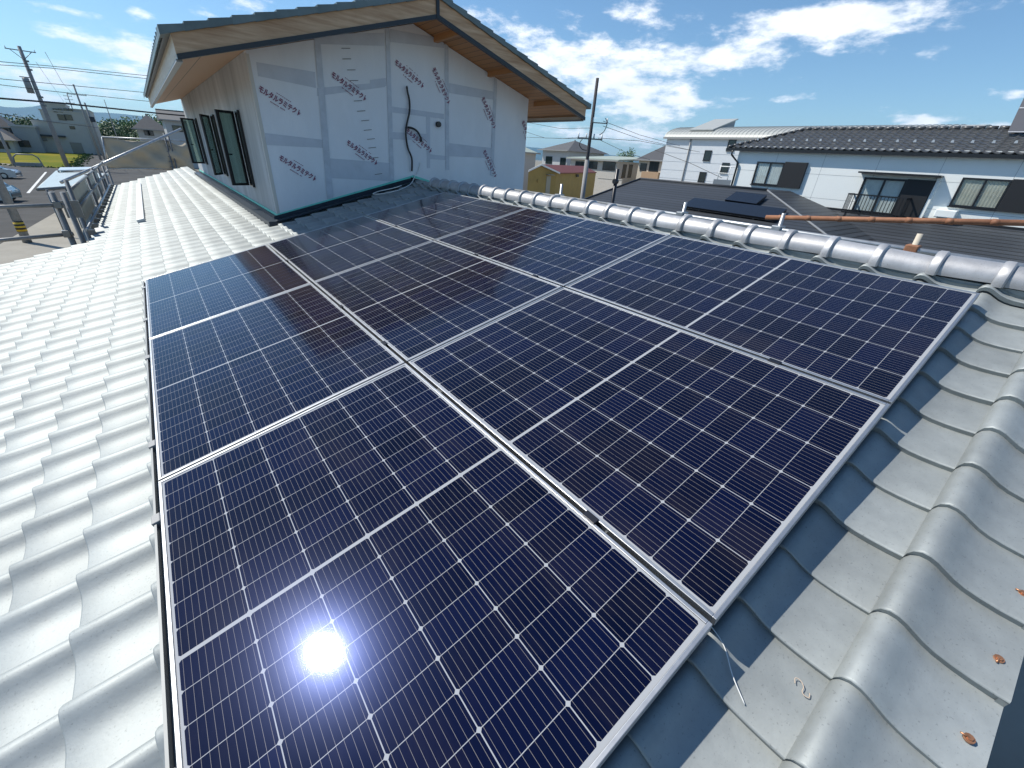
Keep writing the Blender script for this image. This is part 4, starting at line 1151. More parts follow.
# two black panels on the slate roof
for k, (lb, qd) in enumerate((('wide black solar panel lying low on the dark slate roof', ((682, 205.5), (694.5, 197.7), (787, 209), (774.5, 219))), ('smaller black solar panel above the wide one on the dark slate roof', ((725, 199.4), (736.5, 191.5), (767, 195), (756, 203.6))))):
    pts = [onf(x, y, .16) for x, y in qd]
    c = sum(pts, Vector()) / 4
    t = thing('solar_panel', lb, 'solar panel', c - Vector((0, 0, .1)), 'solar panels on the slate roof')
    mb = MB(); mb.prism(pts, -n_f * .09); mb.build('panel_body', mat('black_panel', (.012, .013, .017), .25), t, bevel=.008)
    mb = MB()
    for s_ in (.2, .8):
        q = pts[0].lerp(pts[3], s_) - n_f * .092; q2_ = pts[1].lerp(pts[2], s_) - n_f * .092
        mb.tube([q - n_f * .03, q2_ - n_f * .03], .03, 6)
    mb.build('rail', T['alu_dark'], t)

# white building with curved metal roof
XB = 42.0
wb = thing('warehouse', 'tall white windowless-looking building with a curved ribbed metal roof', 'building', (XB + 8, 22, GZ))
yb0 = A(667, 140, 0, XB).y; yb1 = 6.0; zt_ = A(700, 138.5, 0, XB).z
mb = MB(); mb.box(XB, XB + 20, yb1, yb0, GZ, zt_); mb.build('wall', mat('white_panel_wall', (.66, .69, .71), .6, 0, var=.03), wb)
mb = MB()
for k in range(1, 6): mb.box(XB - .012, XB + .02, yb1, yb0 - .01, zt_ - .75 * k - .5, zt_ - .75 * k - .48)
mb.build('wall_joint', mat('wall_joint', (.40, .43, .46), .7), wb)
mb = MB(); N = 7; pts = []
for i in range(N + 1):
    an = math.pi / 2 * i / N; pts.append((XB - .15 + 5.0 * (1 - math.cos(an * .9)) , zt_ + .05 + 1.12 * math.sin(an)))
prof = [(x, 0, z) for x, z in pts] + [(XB + 20, 0, zt_ + 1.17), (XB + 20, 0, zt_ + .02), (XB - .15, 0, zt_ + .02)]
mb.prism([(x, yb0 + .3, z) for x, _, z in prof], (0, yb1 - yb0 - .3, 0))
T['metalroof'] = mat('ribbed_metal_roof', (.44, .45, .42), .5, .2, var=.06)
rb_ = mb.build('roof', T['metalroof'], wb)
mb = MB()
for k in range(60):
    y_ = yb0 + .2 - k * .36
    for i in range(N): mb.prism([(pts[i][0], y_, pts[i][1]), (pts[i + 1][0], y_, pts[i + 1][1]), (pts[i + 1][0], y_, pts[i + 1][1] + .04), (pts[i][0], y_, pts[i][1] + .04)], (0, -.06, 0))
mb.build('roof_rib', T['metalroof'], rb_)
dm0, dm1 = A(692, 130.5, 0, XB + .6), A(713, 131.5, 0, XB + .6)
mb = MB(); zd_ = dm0.z
mb.prism([(XB + .5, dm0.y, zt_ + .1), (XB + .5, dm0.y, zd_ + .0), (XB + 4.2, dm0.y, zd_ + 1.1), (XB + 4.2, dm0.y, zt_ + .1)], (0, dm1.y - dm0.y, 0)); mb.build('roof_vent', mat('vent_housing', (.34, .36, .38), .6), wb)
mb = MB(); mb.prism([(XB + .35, dm0.y + .12, zd_ - .02), (XB + 4.4, dm0.y + .12, zd_ + 1.17), (XB + 4.4, dm0.y + .12, zd_ + 1.26), (XB + .35, dm0.y + .12, zd_ + .08)], (0, dm1.y - dm0.y - .24, 0)); mb.build('vent_roof', T['metalroof'], wb)
for x_, y_ in ((707.6, 155.5), (725, 168), (702.3, 177), (731.5, 145.5)):
    c = A(x_, y_, 0, XB); window(wb, (XB - .002, c.y + .34, c.z - .42), ax, .68, .84, nm, panes=1, fr=.05)
mb = MB(); a_ = A(690.5, 141, 0, XB - .1); mb.tube([(XB - .08, a_.y, zt_ - .05), (XB - .08, a_.y, GZ)], .06, 8); mb.build('downpipe', T['grayplastic'], wb)
mb = MB(); mb.box(XB - .25, XB - .152, yb1, yb0 + .3, zt_ - .06, zt_ + .10); mb.build('gutter', T['grayplastic'], wb)
# grey box with rail between the buildings
gq0, gq1 = A(711, 190, 0, 27), A(736, 190, 0, 27); gz = A(712, 179, 0, 27).z
gb = thing('rooftop_box', 'small grey flat roofed block with a white railing between the two white buildings', 'building', (28, (gq0.y + gq1.y) / 2, GZ))
mb = MB(); mb.box(27, 29.5, gq1.y, gq0.y, GZ, gz); mb.build('wall', mat('grey_render', (.16, .19, .22), .8), gb)
mb = MB()
for y_ in (gq0.y - .15, (gq0.y + gq1.y) / 2, gq1.y + .1): mb.tube([(27.15, y_, gz), (27.15, y_, gz + .7)], .025, 6)
mb.tube([(27.15, gq0.y - .1, gz + .7), (27.15, gq1.y, gz + .7)], .03, 6); mb.tube([(27.15, gq0.y - .1, gz + .35), (27.15, gq1.y, gz + .35)], .02, 6)
mb.build('railing', T['white'], gb)

# yellow shed
YSd = 36.0
s0, s1, s2 = A(528.5, 171, 1, YSd), A(556.5, 173, 1, YSd), None
apx = A(540, 165.5, 1, YSd)
ys = thing('shed', 'mustard yellow shed with a low rusty red roof beside the dark pole', 'shed', ((s0.x + s1.x) / 2, YSd + 3, GZ))
T['mustard'] = mat('mustard_render', (.37, .26, .085), .85, 0, var=.1, vscale=1.2)
far = 8.5; fx_ = A(595.5, 176, 1, YSd + far).x
dxs = fx_ - s1.x
mb = MB(); mb.prism([(s0.x, YSd, GZ), (s1.x, YSd, GZ), (s1.x, YSd, s1.z), (apx.x, YSd, apx.z), (s0.x, YSd, s0.z)], (dxs, far, 0)); mb.build('wall', T['mustard'], ys)
T['redroof'] = mat('rusty_red_roof', (.20, .055, .04), .6, 0, var=.12, vscale=2)
for a_, b_ in ((apx, s1), (apx, s0)):
    o_ = (b_ - a_) * .12
    mb = MB(); mb.prism([a_ + Vector((-.05, -.25, .03)), b_ + o_ + Vector((-.05, -.25, .03)), b_ + o_ + Vector((dxs + .1, far + .2, .03)), a_ + Vector((dxs + .1, far + .2, .03))], (0, 0, .09)); rr_ = mb.build('roof', T['redroof'], ys)
    mb = MB(); mb.prism([a_ + Vector((-.05, -.26, .0)), b_ + o_ + Vector((-.05, -.26, .0)), b_ + o_ + Vector((-.05, -.26, .16)), a_ + Vector((-.05, -.26, .16))], (0, -.05, 0)); mb.build('roof_trim', T['white'], rr_)
c = A(548, 184, 1, YSd); mb = MB(); mb.box(c.x - .3, c.x + .3, YSd - .05, YSd - .002, GZ + .1, c.z + .75); dd = mb.build('door', mat('pale_door', (.35, .33, .26), .6), ys, bevel=.01)
mb = MB(); mb.box(c.x - .42, c.x + .42, YSd - .45, YSd - .05, c.z + .86, c.z + .92); mb.build('door_canopy', T['grayplastic'], ys)
mb = MB(); c = A(538, 181, 1, YSd); mb.tube([(c.x, YSd - .005, c.z), (c.x, YSd - .12, c.z)], .16, 10); mb.build('vent', T['mustard'], ys)
mb = MB(); mb.box(s1.x + dxs * .42, s1.x + dxs * .42 + .3, YSd + far * .42 - .28, YSd + far * .42 - .1, -.3, .0); mb.build('wall_lamp', T['black'], ys)

def gable_house(name, label, cat, pl, pr, ytop_l, dep, wall_m, roof_m, ridge_h, Y, hip=False, over=.5, wins=(), roofname='roof', gx=None):
    """box house facing -Y at distance Y: pl, pr photo x of its ends, ytop_l photo y of the eave"""
    x0, x1 = A(pl, ytop_l, 1, Y).x, A(pr, ytop_l, 1, Y).x
    z_ = A((pl + pr) / 2, ytop_l, 1, Y).z
    t = thing(name, label, cat, ((x0 + x1) / 2, Y + dep / 2, GZ))
    mb = MB(); mb.box(x0, x1, Y, Y + dep, GZ, z_); mb.build('wall', wall_m, t)
    mb = MB(); a0, a1, a2, a3 = (x0 - over, Y - over, z_ + .002), (x1 + over, Y - over, z_ + .002), (x1 + over, Y + dep + over, z_ + .002), (x0 - over, Y + dep + over, z_ + .002)
    i_ = (min(x1 - x0, dep) / 2) if hip else 0
    if (x1 - x0) >= dep or not hip:
        r0, r1 = (x0 - over + i_ + (over if hip else 0), Y + dep / 2, z_ + ridge_h), (x1 + over - i_ - (over if hip else 0), Y + dep / 2, z_ + ridge_h)
        fs = [(0, 1, 5, 4), (1, 2, 5), (2, 3, 4, 5), (3, 0, 4), (3, 2, 1, 0)]
    else:
        r0, r1 = ((x0 + x1) / 2, Y + i_, z_ + ridge_h), ((x0 + x1) / 2, Y + dep - i_, z_ + ridge_h)
        fs = [(0, 1, 4), (1, 2, 5, 4), (2, 3, 5), (3, 0, 4, 5), (3, 2, 1, 0)]
    mb.add([a0, a1, a2, a3, r0, r1], fs); rf = mb.build('roof', roof_m, t)
    mb = MB(); mb.tube([Vector(r0) + Vector((0, 0, .04)), Vector(r1) + Vector((0, 0, .04))], .12, 6); mb.build('ridge', roof_m, rf)
    mb = MB(); mb.box(x0 - over - .06, x1 + over + .06, Y - over - .1, Y - over - .005, z_ - .06, z_ + .1); mb.build('gutter', T['grayplastic'], t)
    for wx, wy, ww, wh in wins:
        c = A(wx, wy, 1, Y)
        window(t, (c.x - ww / 2, Y - .002, c.z - wh / 2), (1, 0, 0), ww, wh, (0, -1, 0), panes=2, fr=.06)
    return t
T['greyroof'] = mat('grey_roof_tile', (.10, .10, .10), .7, 0, var=.2, vscale=3)
T['dkroof'] = mat('charcoal_roof', (.045, .048, .055), .6, 0, var=.15, vscale=3)
T['greenroof'] = mat('pale_green_sheet_roof', (.36, .40, .33), .5, 0, var=.06)
T['palewall'] = mat('pale_render', (.50, .47, .42), .8, 0, var=.06)
T['cream'] = mat('cream_siding', (.56, .50, .40), .8, 0, var=.06)
T['gwall'] = mat('grey_white_render', (.46, .47, .47), .8, 0, var=.05)
T['tanwall'] = mat('tan_panel', (.42, .28, .17), .8, 0, var=.06)
def side_house(name, label, cat, X, pl, pr, ytop, dep, wall_m, roof_m, rise, kind, wins=(), swins=(), over=.5):
    """house whose long front faces -X: pl, pr photo x of the ends of that front, ytop photo y of its eave"""
    y0, y1 = A(pr, ytop, 0, X).y, A(pl, ytop, 0, X).y
    z_ = A((pl + pr) / 2, ytop, 0, X).z
    t = thing(name, label, cat, (X + dep / 2, (y0 + y1) / 2, GZ))
    mb = MB(); mb.box(X, X + dep, y0, y1, GZ, z_); mb.build('wall', wall_m, t)
    o = over
    b = [(X - o, y1 + o, z_ + .002), (X + dep + o, y1 + o, z_ + .002), (X + dep + o, y0 - o, z_ + .002), (X - o, y0 - o, z_ + .002)]
    mb = MB()
    if kind == 'shed':
        mb.prism([(X - o, 0, z_ + .002), (X + dep + o, 0, z_ + .002 + rise), (X + dep + o, 0, z_ + .25 + rise), (X - o, 0, z_ + .22)], (0, 1, 0))
        mb.v = [Vector((q.x, y0 - o if q.y < .5 else y1 + o, q.z)) for q in mb.v]
    else:
        i_ = min(dep / 2 + o, (y1 - y0) / 2 + o - .1) if kind == 'hip' else 0
        r0, r1 = (X + dep / 2, y1 + o - i_, z_ + rise), (X + dep / 2, y0 - o + i_, z_ + rise)
        mb.add(b + [r0, r1], [(0, 3, 5, 4), (1, 4, 5, 2), (0, 4, 1), (3, 2, 5), (0, 1, 2, 3)])
    rf = mb.build('roof', roof_m, t)
    if kind != 'shed':
        mb = MB(); mb.tube([Vector(r0) + Vector((0, 0, .04)), Vector(r1) + Vector((0, 0, .04))], .12, 6); mb.build('ridge', roof_m, rf)
    mb = MB(); mb.box(X - o - .1, X - o - .004, y0 - o, y1 + o, z_ - .06, z_ + .1); mb.build('gutter', T['grayplastic'], t)
    for wx, wy, ww, wh in wins:
        c = A(wx, wy, 0, X); window(t, (X - .002, c.y + ww / 2, c.z - wh / 2), (0, -1, 0), ww, wh, (-1, 0, 0), panes=2, fr=.06)
    for wx, wy, ww, wh in swins:
        c = A(wx, wy, 1, y0); window(t, (c.x - ww / 2, y0 - .002, c.z - wh / 2), (1, 0, 0), ww, wh, (0, -1, 0), panes=2, fr=.06)
    return t
T['brownf'] = mat('brown_window_frame', (.10, .05, .035), .5)
side_house('house', 'pale two storey house with a grey hip roof behind the yellow shed', 'house', 74, 543, 568, 150.5, 12, T['gwall'], T['greyroof'], 2.3, 'hip', ((549, 160, 2.2, 1.5), (563, 161.5, 1.8, 1.5)), ((573, 162, 1.4, 1.4),), .9)
side_house('house', 'long pale building with a flat greenish sheet roof behind the dark pole', 'building', 60, 571, 618, 160, 11, T['palewall'], T['greenroof'], .7, 'shed', ((580, 165, 2.2, 1.1), (592, 165, 2.4, 1.1), (609, 166, 2.6, 1.2)), ((624, 171, .9, 1.9), (630, 171, .9, 1.9)), .6)
side_house('house', 'cream house with a steep dark roof next to the white metal-roofed building', 'house', 62, 639, 700, 161.5, 10, T['cream'], T['dkroof'], 4.0, 'hip', ((643.5, 167, 1.2, 1.0), (654, 166.5, 1.7, 1.3)), (), .5)
gable_house('house', 'grey house edge with a low roof peeking out right of the wrapped gable', 'house', 520, 536, 153, 8, T['gwall'], T['greenroof'], 1.0, 50, False, .4)
mb = MB(); c0, c1 = A(644, 171.5, 0, 61.4), A(659, 183, 0, 61.4); mb.box(60.8, 61.99, c1.y, c0.y, c1.z - .6, c0.z)
solo(mb, 'balcony_panel', T['tanwall'], 'tan balcony front on the cream house with the dark roof', 'balcony', bevel=.02)
mb = MB(); c0, c1 = A(598, 178, 0, 57), A(622, 180, 0, 57); mb.box(57, 57.2, c1.y, c0.y, GZ, c0.z); mb.box(56.95, 57.25, c1.y - .05, c0.y + .05, c0.z + .002, c0.z + .1)
solo(mb, 'garden_wall', T['palewall'], 'pale block wall in front of the long flat roofed building', 'wall')
# left: stepped white building
YB = 152.0
bx = lambda px_, py_: A(px_, py_, 1, YB)
sb = thing('building', 'large stepped off-white building with small square windows beyond the field', 'building', (bx(60, 150).x, YB + 8, GZ))
T['offwhite'] = mat('off_white_render', (.44, .44, .41), .85, 0, var=.06, vscale=.3)
for (x0, y0, x1, dep) in ((31, 121, 84, 12), (39, 110, 84, 14), (44, 103.5, 64, 10), (64, 109, 88, 16)):
    a_, b_ = bx(x0, y0), bx(x1, y0)
    k = [.0, .15, .3, .45][[31, 39, 44, 64].index(x0)]
    mb = MB(); mb.box(a_.x, b_.x, YB + k, YB + dep, GZ, a_.z); mb.build('wall', T['offwhite'], sb)
    mb = MB(); mb.box(a_.x - .1, b_.x + .1, YB + k - .1, YB + dep + .1, a_.z + .002, a_.z + .25); mb.build('parapet', T['offwhite'], sb)
for wx in (55, 60, 65.5, 70.5):
    c = bx(wx, 110.5); window(sb, (c.x - .3, YB - .002 + .15, c.z - .3), (1, 0, 0), .7, .7, (0, -1, 0), panes=1)
for wx in (61.5, 68):
    c = bx(wx, 117); window(sb, (c.x - .6, YB + .148, c.z - .6), (1, 0, 0), 1.3, 1.1, (0, -1, 0), panes=1)
c = bx(72, 127.5); window(sb, (c.x - .4, YB - .002, c.z - .3), (1, 0, 0), .9, .6, (0, -1, 0), panes=1)
a_, b_ = bx(35, 134.5), bx(65, 134.5); mb = MB(); mb.box(a_.x, b_.x, YB - 1.0, YB - .002, a_.z - .25, a_.z + .1); mb.build('canopy', T['flash'], sb)
c = bx(42, 139); mb = MB(); mb.box(c.x - .8, c.x + .8, YB - .12, YB - .002, c.z - .4, c.z + .3); mb.build('sign_board', T['alu_dark'], sb)
c = bx(77, 147); mb = MB(); mb.box(c.x - 1, c.x + 1, YB - .06, YB - .002, GZ, GZ + 2.3); mb.build('door', T['alu_dark'], sb)
mb = MB(); a_, b_ = A(10, 126, 1, 148), A(34, 126, 1, 148); mb.box(a_.x, b_.x, 148, 158, GZ, a_.z)
mb.box(a_.x - .2, b_.x + .2, 147.8, 158.2, a_.z + .002, a_.z + .3)
lb_ = thing('building', 'plain low grey building left of the stepped white one', 'building', ((a_.x + b_.x) / 2, 152, GZ))
mb2 = MB(); mb2.box(a_.x, b_.x, 148, 158, GZ, a_.z); mb2.build('wall', mat('plain_grey_wall', (.33, .35, .36), .85, 0, var=.05), lb_)
mb2 = MB(); mb2.box(a_.x - .2, b_.x + .2, 147.8, 158.2, a_.z + .002, a_.z + .35); mb2.build('parapet', T['gwall'], lb_)
c = A(20, 150, 1, 148); window(lb_, (c.x, 147.99, GZ + 1), (1, 0, 0), 2.0, 1.3, (0, -1, 0))
gable_house('house', 'dark tiled two storey house at the far left edge', 'house', -14, 11, 140, 9, T['gwall'], T['dkroof'], 2.2, 142, True, 1.0, ((2, 145, 2, 1.3),))
gable_house('house', 'upper storey house with dark eaves behind the far left tiled house', 'house', -12, 8, 127, 7, T['gwall'], T['dkroof'], 2.6, 152, True, 1.0, ((3, 131, 1.6, 1.0),))
gable_house('house', 'light grey house with a grey hip roof behind the beige net', 'house', 137, 165, 130, 9, T['gwall'], T['greyroof'], 2.6, 118, True, .8, ((147, 132.5, .9, .9), (150.5, 132.8, .9, .9)))
gable_house('house', 'grey house half hidden behind the open casements, beside the beige net', 'house', 164, 192, 121, 9, T['gwall'], T['greyroof'], 1.6, 104, False, .6, ((178, 128.5, 1.6, .9),))

# ------------------------------------------------------------------ pipes along the ridge
rp = thing('guard_rail', 'thin galvanised scaffold pipe on short posts running just behind the ridge', 'guard rail', P(4.1, 3, -.4))
XP = XR + .42
pts = [A(x, y, 0, XP) for x, y in ((527, 187.5), (612, 200.5), (680, 212.5), (777, 232), (908, 258), (1024, 276))]
zl = sum(q.z for q in pts) / len(pts)
r0 = Vector((XP, pts[0].y + .3, zl)); r1 = Vector((XP, -2.2, zl))
pipe_part('rail', [r0, r1], .018, T['galv'], rp)
for i, (x, y, yt, m_, hh) in enumerate(((558.5, 193, 184, T['galv'], .2), (681, 213, 202.5, T['galv'], .2), (776, 231, 213, T['galv'], .25), (907, 258, 233, T['cream'], .2))):
    c = A(x, y, 0, XP); t_ = A(x + (3 if i else 1), yt, 0, XP)
    b_ = Vector((XP + .04, c.y, zl - 1.0)); pipe_part('post', [b_, Vector((XP + .04, c.y, t_.z))], .016, m_, rp)
    mb = MB(); mb.box(XP - .03, XP + .07, c.y - .035, c.y + .035, zl - .025, zl + .03); mb.build('coupler', T['rust'] if i == 3 else T['galv'], rp, bevel=.006)
mb = MB(); c = A(613, 199, 0, XP + .1); t_ = A(618.5, 169, 0, XP + .1)
mb.tube([(c.x, c.y, zl - 1), (c.x, c.y, t_.z)], .02, 8); mb.tube([(c.x - .03, c.y, t_.z - .12), (c.x + .02, c.y, t_.z - .12)], .026, 8)
solo(mb, 'standpipe', T['black'], 'dark upright pipe behind the ridge in front of the beige house', 'pipe')
XQ = XR + .62
a_, b_ = A(766, 217.3, 0, XQ), A(1024, 223, 0, XQ); e_ = a_ + (b_ - a_) * 1.25
mb = MB(); mb.tube([a_, e_], .018, 12)
for k in range(7): q = a_.lerp(b_, .08 + k * .14); mb.tube([q - Vector((0, .02, 0)), q + Vector((0, .02, 0))], .0193, 12)
solo(mb, 'scaffold_pipe', T['rust'], 'rusty brown scaffold pipe lying level beyond the ridge', 'pipe')

# ------------------------------------------------------------------ vehicles
def wheel(par, c, r, w, axis):
    mb = MB(); mb.tube([c - axis * w / 2, c + axis * w / 2], r, 18); o = mb.build('wheel', T['black'], par)
    mb = MB(); mb.tube([c - axis * (w / 2 + .012), c + axis * (w / 2 + .012)], r * .62, 14); mb.build('rim', T['alu'], o)
def car(label, loc, ang, prof_body, prof_cab, width, paint, L, wb_, wr=.30):
    t = thing('parked_car', label, 'car', loc, 'cars parked by the road')
    t.rotation_euler = (0, 0, 0)
    c_, s_ = math.cos(ang), math.sin(ang)
    X_ = Vector((c_, s_, 0)); Y_ = Vector((-s_, c_, 0)); Z_ = Vector((0, 0, 1)); O = Vector(loc)
    w = lambda x, y, z: O + X_ * x + Y_ * y + Z_ * z
    mb = MB(); mb.prism([w(x, -width / 2, z) for x, z in prof_body], Y_ * width); mb.build('body', paint, t, bevel=.06)
    n = len(prof_cab); ins = .12
    lo = [w(x, -width / 2 + (.03 if z < prof_cab[0][1] + .05 else ins), z) for x, z in prof_cab]; hi = [w(x, width / 2 - (.03 if z < prof_cab[0][1] + .05 else ins), z) for x, z in prof_cab]
    mb = MB(); mb.add(lo + hi, [tuple(range(n))[::-1], tuple(range(n, 2 * n))] + [(i, (i + 1) % n, n + (i + 1) % n, n + i) for i in range(n)])
    bpy_cab = mb.build('cabin', paint, t, bevel=.04)
    # glass, one pane a side plus front and rear, set just outside the cabin
    zb0 = prof_cab[0][1] + .06; zt0 = max(z for x, z in prof_cab) - .08
    xs0 = [x for x, z in prof_cab if z < prof_cab[0][1] + .05]; xs1 = [x for x, z in prof_cab if z > zt0]
    for sg in (-1, 1):
        y0, y1 = sg * (width / 2 - .022), sg * (width / 2 - ins + .01)
        for f0, f1 in ((.10, .47), (.53, .90)):
            pl = lambda f, lo_: (min(xs0) + (max(xs0) - min(xs0)) * f) if lo_ else (min(xs1) + (max(xs1) - min(xs1)) * f)
            mb = MB(); mb.prism([w(pl(f0, 1), y0, zb0), w(pl(f1, 1), y0, zb0), w(pl(f1, 0), y1, zt0), w(pl(f0, 0), y1, zt0)], Y_ * sg * .012); mb.build('side_window', T['darkglass'], t)
    for xa, xb, sg in ((max(xs0), max(xs1), 1), (min(xs0), min(xs1), -1)):
        mb = MB(); q = [w(xa, -width / 2 + .12, zb0), w(xa, width / 2 - .12, zb0), w(xb, width / 2 - .2, zt0 + .02), w(xb, -width / 2 + .2, zt0 + .02)]
        mb.prism([k + X_ * sg * .012 for k in q], X_ * sg * .014); mb.build('windscreen', T['darkglass'], t)
    for sx in (-wb_ / 2, wb_ / 2):
        for sy in (-1, 1): wheel(t, w(sx, sy * (width / 2 - .08), wr), wr, .19, Y_)
    for sy in (-1, 1):
        mb = MB(); q = w(L / 2 + .005, sy * (width / 2 - .3), .72); mb.para(q - Y_ * .15 - Z_ * .07 - X_ * .03, Y_ * .3, Z_ * .14, X_ * .045); mb.build('headlight', T['white'], t, bevel=.01)
        mb = MB(); q = w(-L / 2 - .005, sy * (width / 2 - .15), .85); mb.para(q - Y_ * .08 - Z_ * .14 - X_ * .015, Y_ * .16, Z_ * .28, X_ * .045); mb.build('tail_light', mat('tail_lamp', (.35, .02, .02), .3), t, bevel=.01)
    for sx in (1, -1):
        mb = MB(); q = w(sx * (L / 2 + .01), -width / 2 + .06, .38); mb.para(q, Y_ * (width - .12), X_ * (sx * .06), Z_ * .2); mb.build('bumper', T['alu_dark'], t, bevel=.02)
    return t
sedan_b = [(-2.1, .22), (2.1, .22), (2.12, .62), (1.95, .80), (.95, .94), (-1.75, .98), (-2.1, .90)]
sedan_c = [(-1.75, .93), (1.05, .93), (.35, 1.42), (-.15, 1.50), (-.95, 1.48)]
van_b = [(-1.65, .25), (1.65, .25), (1.70, .70), (1.45, .98), (-1.65, 1.0)]
van_c = [(-1.62, .98), (1.35, .98), (.80, 1.72), (.3, 1.80), (-1.50, 1.78)]
g1 = A(-8, 178, 2, GZ); g2 = A(-13, 201, 2, GZ)
car('silver hatchback parked at the far left edge beside the field', Vector((g1.x, g1.y, GZ + .006)), rad(-8), sedan_b, sedan_c, 1.68, mat('silver_paint', (.50, .53, .56), .25, .4, coat=1), 4.2, 2.5)
car('pale blue boxy minicar parked at the left edge near the striped pole', Vector((g2.x, g2.y, GZ + .006)), rad(-12), van_b, van_c, 1.48, mat('pale_blue_paint', (.42, .56, .58), .25, .2, coat=1), 3.4, 2.2)
# bin / frame by the field
mb = MB(); c = A(29, 167, 2, GZ); mb.tube([(c.x - 1.3, c.y, GZ), (c.x - 1.1, c.y, GZ + 1.2), (c.x - .7, c.y, GZ + 1.55), (c.x + .9, c.y, GZ + 1.55), (c.x + 1.3, c.y, GZ + 1.2), (c.x + 1.5, c.y, GZ)], .09, 6)
mb.box(c.x - 1.3, c.x + 1.5, c.y - .1, c.y + .1, GZ + .1, GZ + .55)
solo(mb, 'barrier', T['galvp'], 'low grey metal barrier at the edge of the yellow field', 'barrier')

# ------------------------------------------------------------------ trees
def tree(label, base, h, w, m, n=1600, leaf=.5, group=None, name='tree', cen=None):
    t = thing(name, label, 'tree', base, group)
    base = Vector(base)
    mb = MB(); mb.tube([base, base + Vector((.05 * w, 0, h * .35)), base + Vector((0, .04 * w, h * .7))], .05 * h * .6, 8, .02 * h * .5)
    for k in range(6):
        an = k * 1.1 + random.random(); z0 = h * random.uniform(.28, .5)
        mb.tube([base + Vector((0, 0, z0)), base + Vector((math.cos(an) * w * .22, math.sin(an) * w * .22, z0 + h * .18)), base + Vector((math.cos(an) * w * .38, math.sin(an) * w * .38, z0 + h * .28))], .018 * h * .5, 6, .006 * h)
    mb.build('trunk', T['bark'], t)
    mb = MB(); cl = []
    for k in range(16):
        an, rr = random.uniform(0, 6.28), math.sqrt(random.random()) * .42 * w
        zz = h * random.uniform(.30, .92); sq = 1 - abs(zz / h - .5) * .9
        cl.append((base + Vector((math.cos(an) * rr * sq, math.sin(an) * rr * sq, zz)), random.uniform(.12, .24) * w, random.random()))
    for k in range(n):
        c, r_, tone = random.choice(cl)
        d = Vector((random.gauss(0, 1), random.gauss(0, 1), random.gauss(0, .8))).normalized() * r_ * random.random() ** .4
        q = c + d; a_ = Vector((random.gauss(0, 1), random.gauss(0, 1), random.gauss(0, 1))).normalized() * leaf * random.uniform(.5, 1); b_ = a_.orthogonal().normalized() * leaf * random.uniform(.3, .6)
        mb.add([q - a_ * .5, q + b_ * .5, q + a_ * .5, q - b_ * .5], [(0, 1, 2, 3)], rnd=min(1, max(0, tone * .6 + random.random() * .4)))
    mb.build('crown', m, t)
    return t
TL = 'rounded green tree in the row beyond the net below the blue mountains'
for i, (x, ytop, w_, m_) in enumerate(((97, 127, 9, 'leaf'), (104, 122.5, 11, 'leaf'), (112, 123.5, 11, 'leaf'), (120, 122.5, 11, 'leaf2'), (128, 123, 10, 'leaf'), (136, 121.5, 11, 'leaf2'), (143, 120.5, 11, 'leaf'))):
    Yt = 200 + (i % 3) * 8
    b_ = A(x, 140, 1, Yt); z_ = A(x, ytop, 1, Yt).z
    tree(TL, (b_.x, Yt, GZ), z_ - GZ, w_, T[m_], 1300, .9, 'trees below the mountains')
b_ = A(158, 130, 1, 150); tree('broad dark tree standing tall behind the light grey hip roofed house', (b_.x, 150, GZ), A(158, 112.5, 1, 150).z - GZ, 13, T['leaf'], 2200, .7)
b_ = A(148, 130, 1, 150); tree('lower tree left of the broad one behind the light grey hip roofed house', (b_.x, 152, GZ), A(149, 117, 1, 150).z - GZ, 9, T['leaf2'], 1500, .7)
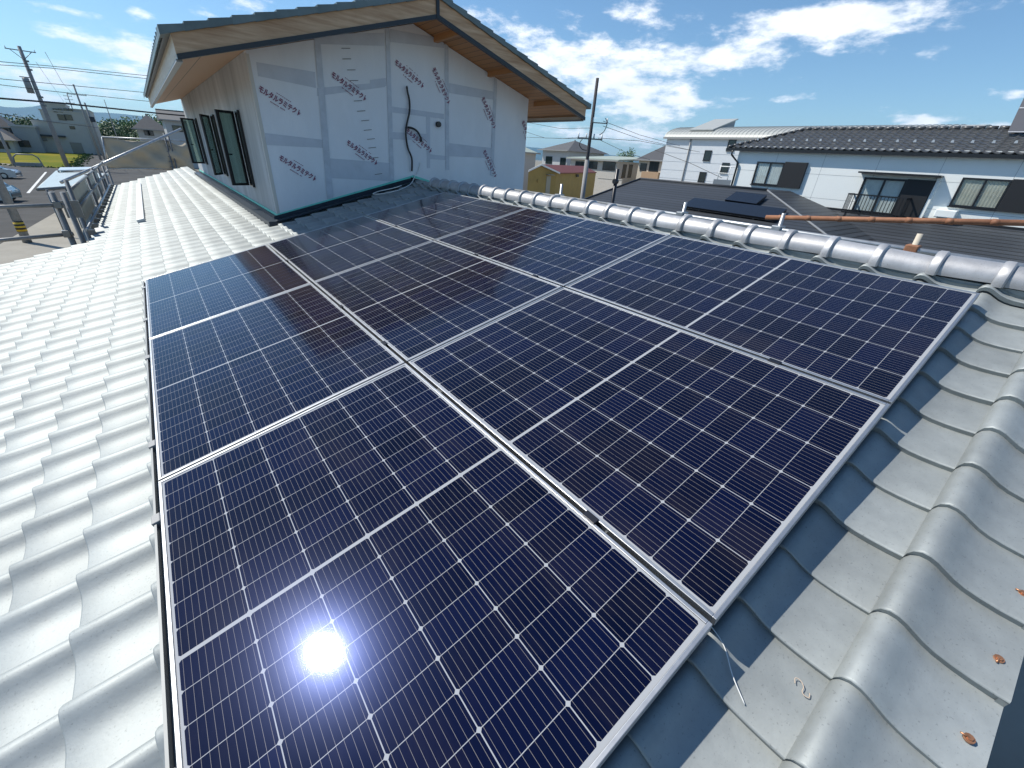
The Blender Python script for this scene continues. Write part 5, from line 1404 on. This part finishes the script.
b_ = A(624, 160, 1, 70); tree('single small dark tree above the flat greenish roof', (b_.x, 70, GZ), A(624, 145.5, 1, 70).z - GZ, 5.2, T['leaf2'], 1500, .45)
for i, x in enumerate((14, 22, 30)):
    b_ = A(x, 130, 1, 190); tree('dark tree showing over the plain low grey building', (b_.x, 190, GZ), A(x, 120.5, 1, 190).z - GZ, 11, T['leaf2'], 900, .9, 'trees behind the grey building')

# ------------------------------------------------------------------ mountains and air
T['hill'] = mat('forested_mountain', (.030, .055, .035), .95, 0, var=.3, vscale=.004, detail=8)
mb = MB(); RM, N, K = 11500, 200, 7; vs = []
for i in range(N + 1):
    a_ = rad(-45 + 155 * i / N)
    pk = 150 + 330 * (noise.fractal(Vector((i * .055, 3.1, 0)), 1.0, 2.0, 6) * .5 + .5)
    if i / N < .30: pk *= 1.10
    for j in range(K + 1):
        t_ = j / K; R_ = RM - 2600 * (1 - t_)
        hh = pk * (t_ ** 1.3) * (.8 + .45 * noise.noise(Vector((i * .2, j * .9, 5))) * (1 - t_ * .4))
        vs.append((CAM.x + math.sin(a_) * R_, CAM.y + math.cos(a_) * R_, GZ - 2 + hh))
    vs.append((CAM.x + math.sin(a_) * (RM + 2500), CAM.y + math.cos(a_) * (RM + 2500), GZ - 2))
K2 = K + 2
mb.add(vs, [(i * K2 + j, i * K2 + j + 1, (i + 1) * K2 + j + 1, (i + 1) * K2 + j) for i in range(N) for j in range(K2 - 1)][:], True)
mb.f = [f[::-1] for f in mb.f]
struct(mb.build('mountains', T['hill']))
USE_HAZE = True
if USE_HAZE:
    hm = bpy.data.materials.new('haze'); hm.use_nodes = True; ht = hm.node_tree; ht.nodes.clear()
    pv = ht.nodes.new('ShaderNodeVolumePrincipled'); pv.inputs['Color'].default_value = (.34, .66, 1.0, 1); pv.inputs['Density'].default_value = 6e-5; pv.inputs['Anisotropy'].default_value = .2
    ho = ht.nodes.new('ShaderNodeOutputMaterial'); ht.links.new(pv.outputs[0], ho.inputs['Volume'])
    mb = MB(); mb.box(-14600, 14600, -3000, 14600, GZ - 3.2, 560)
    struct(mb.build('haze', hm), 'stuff')
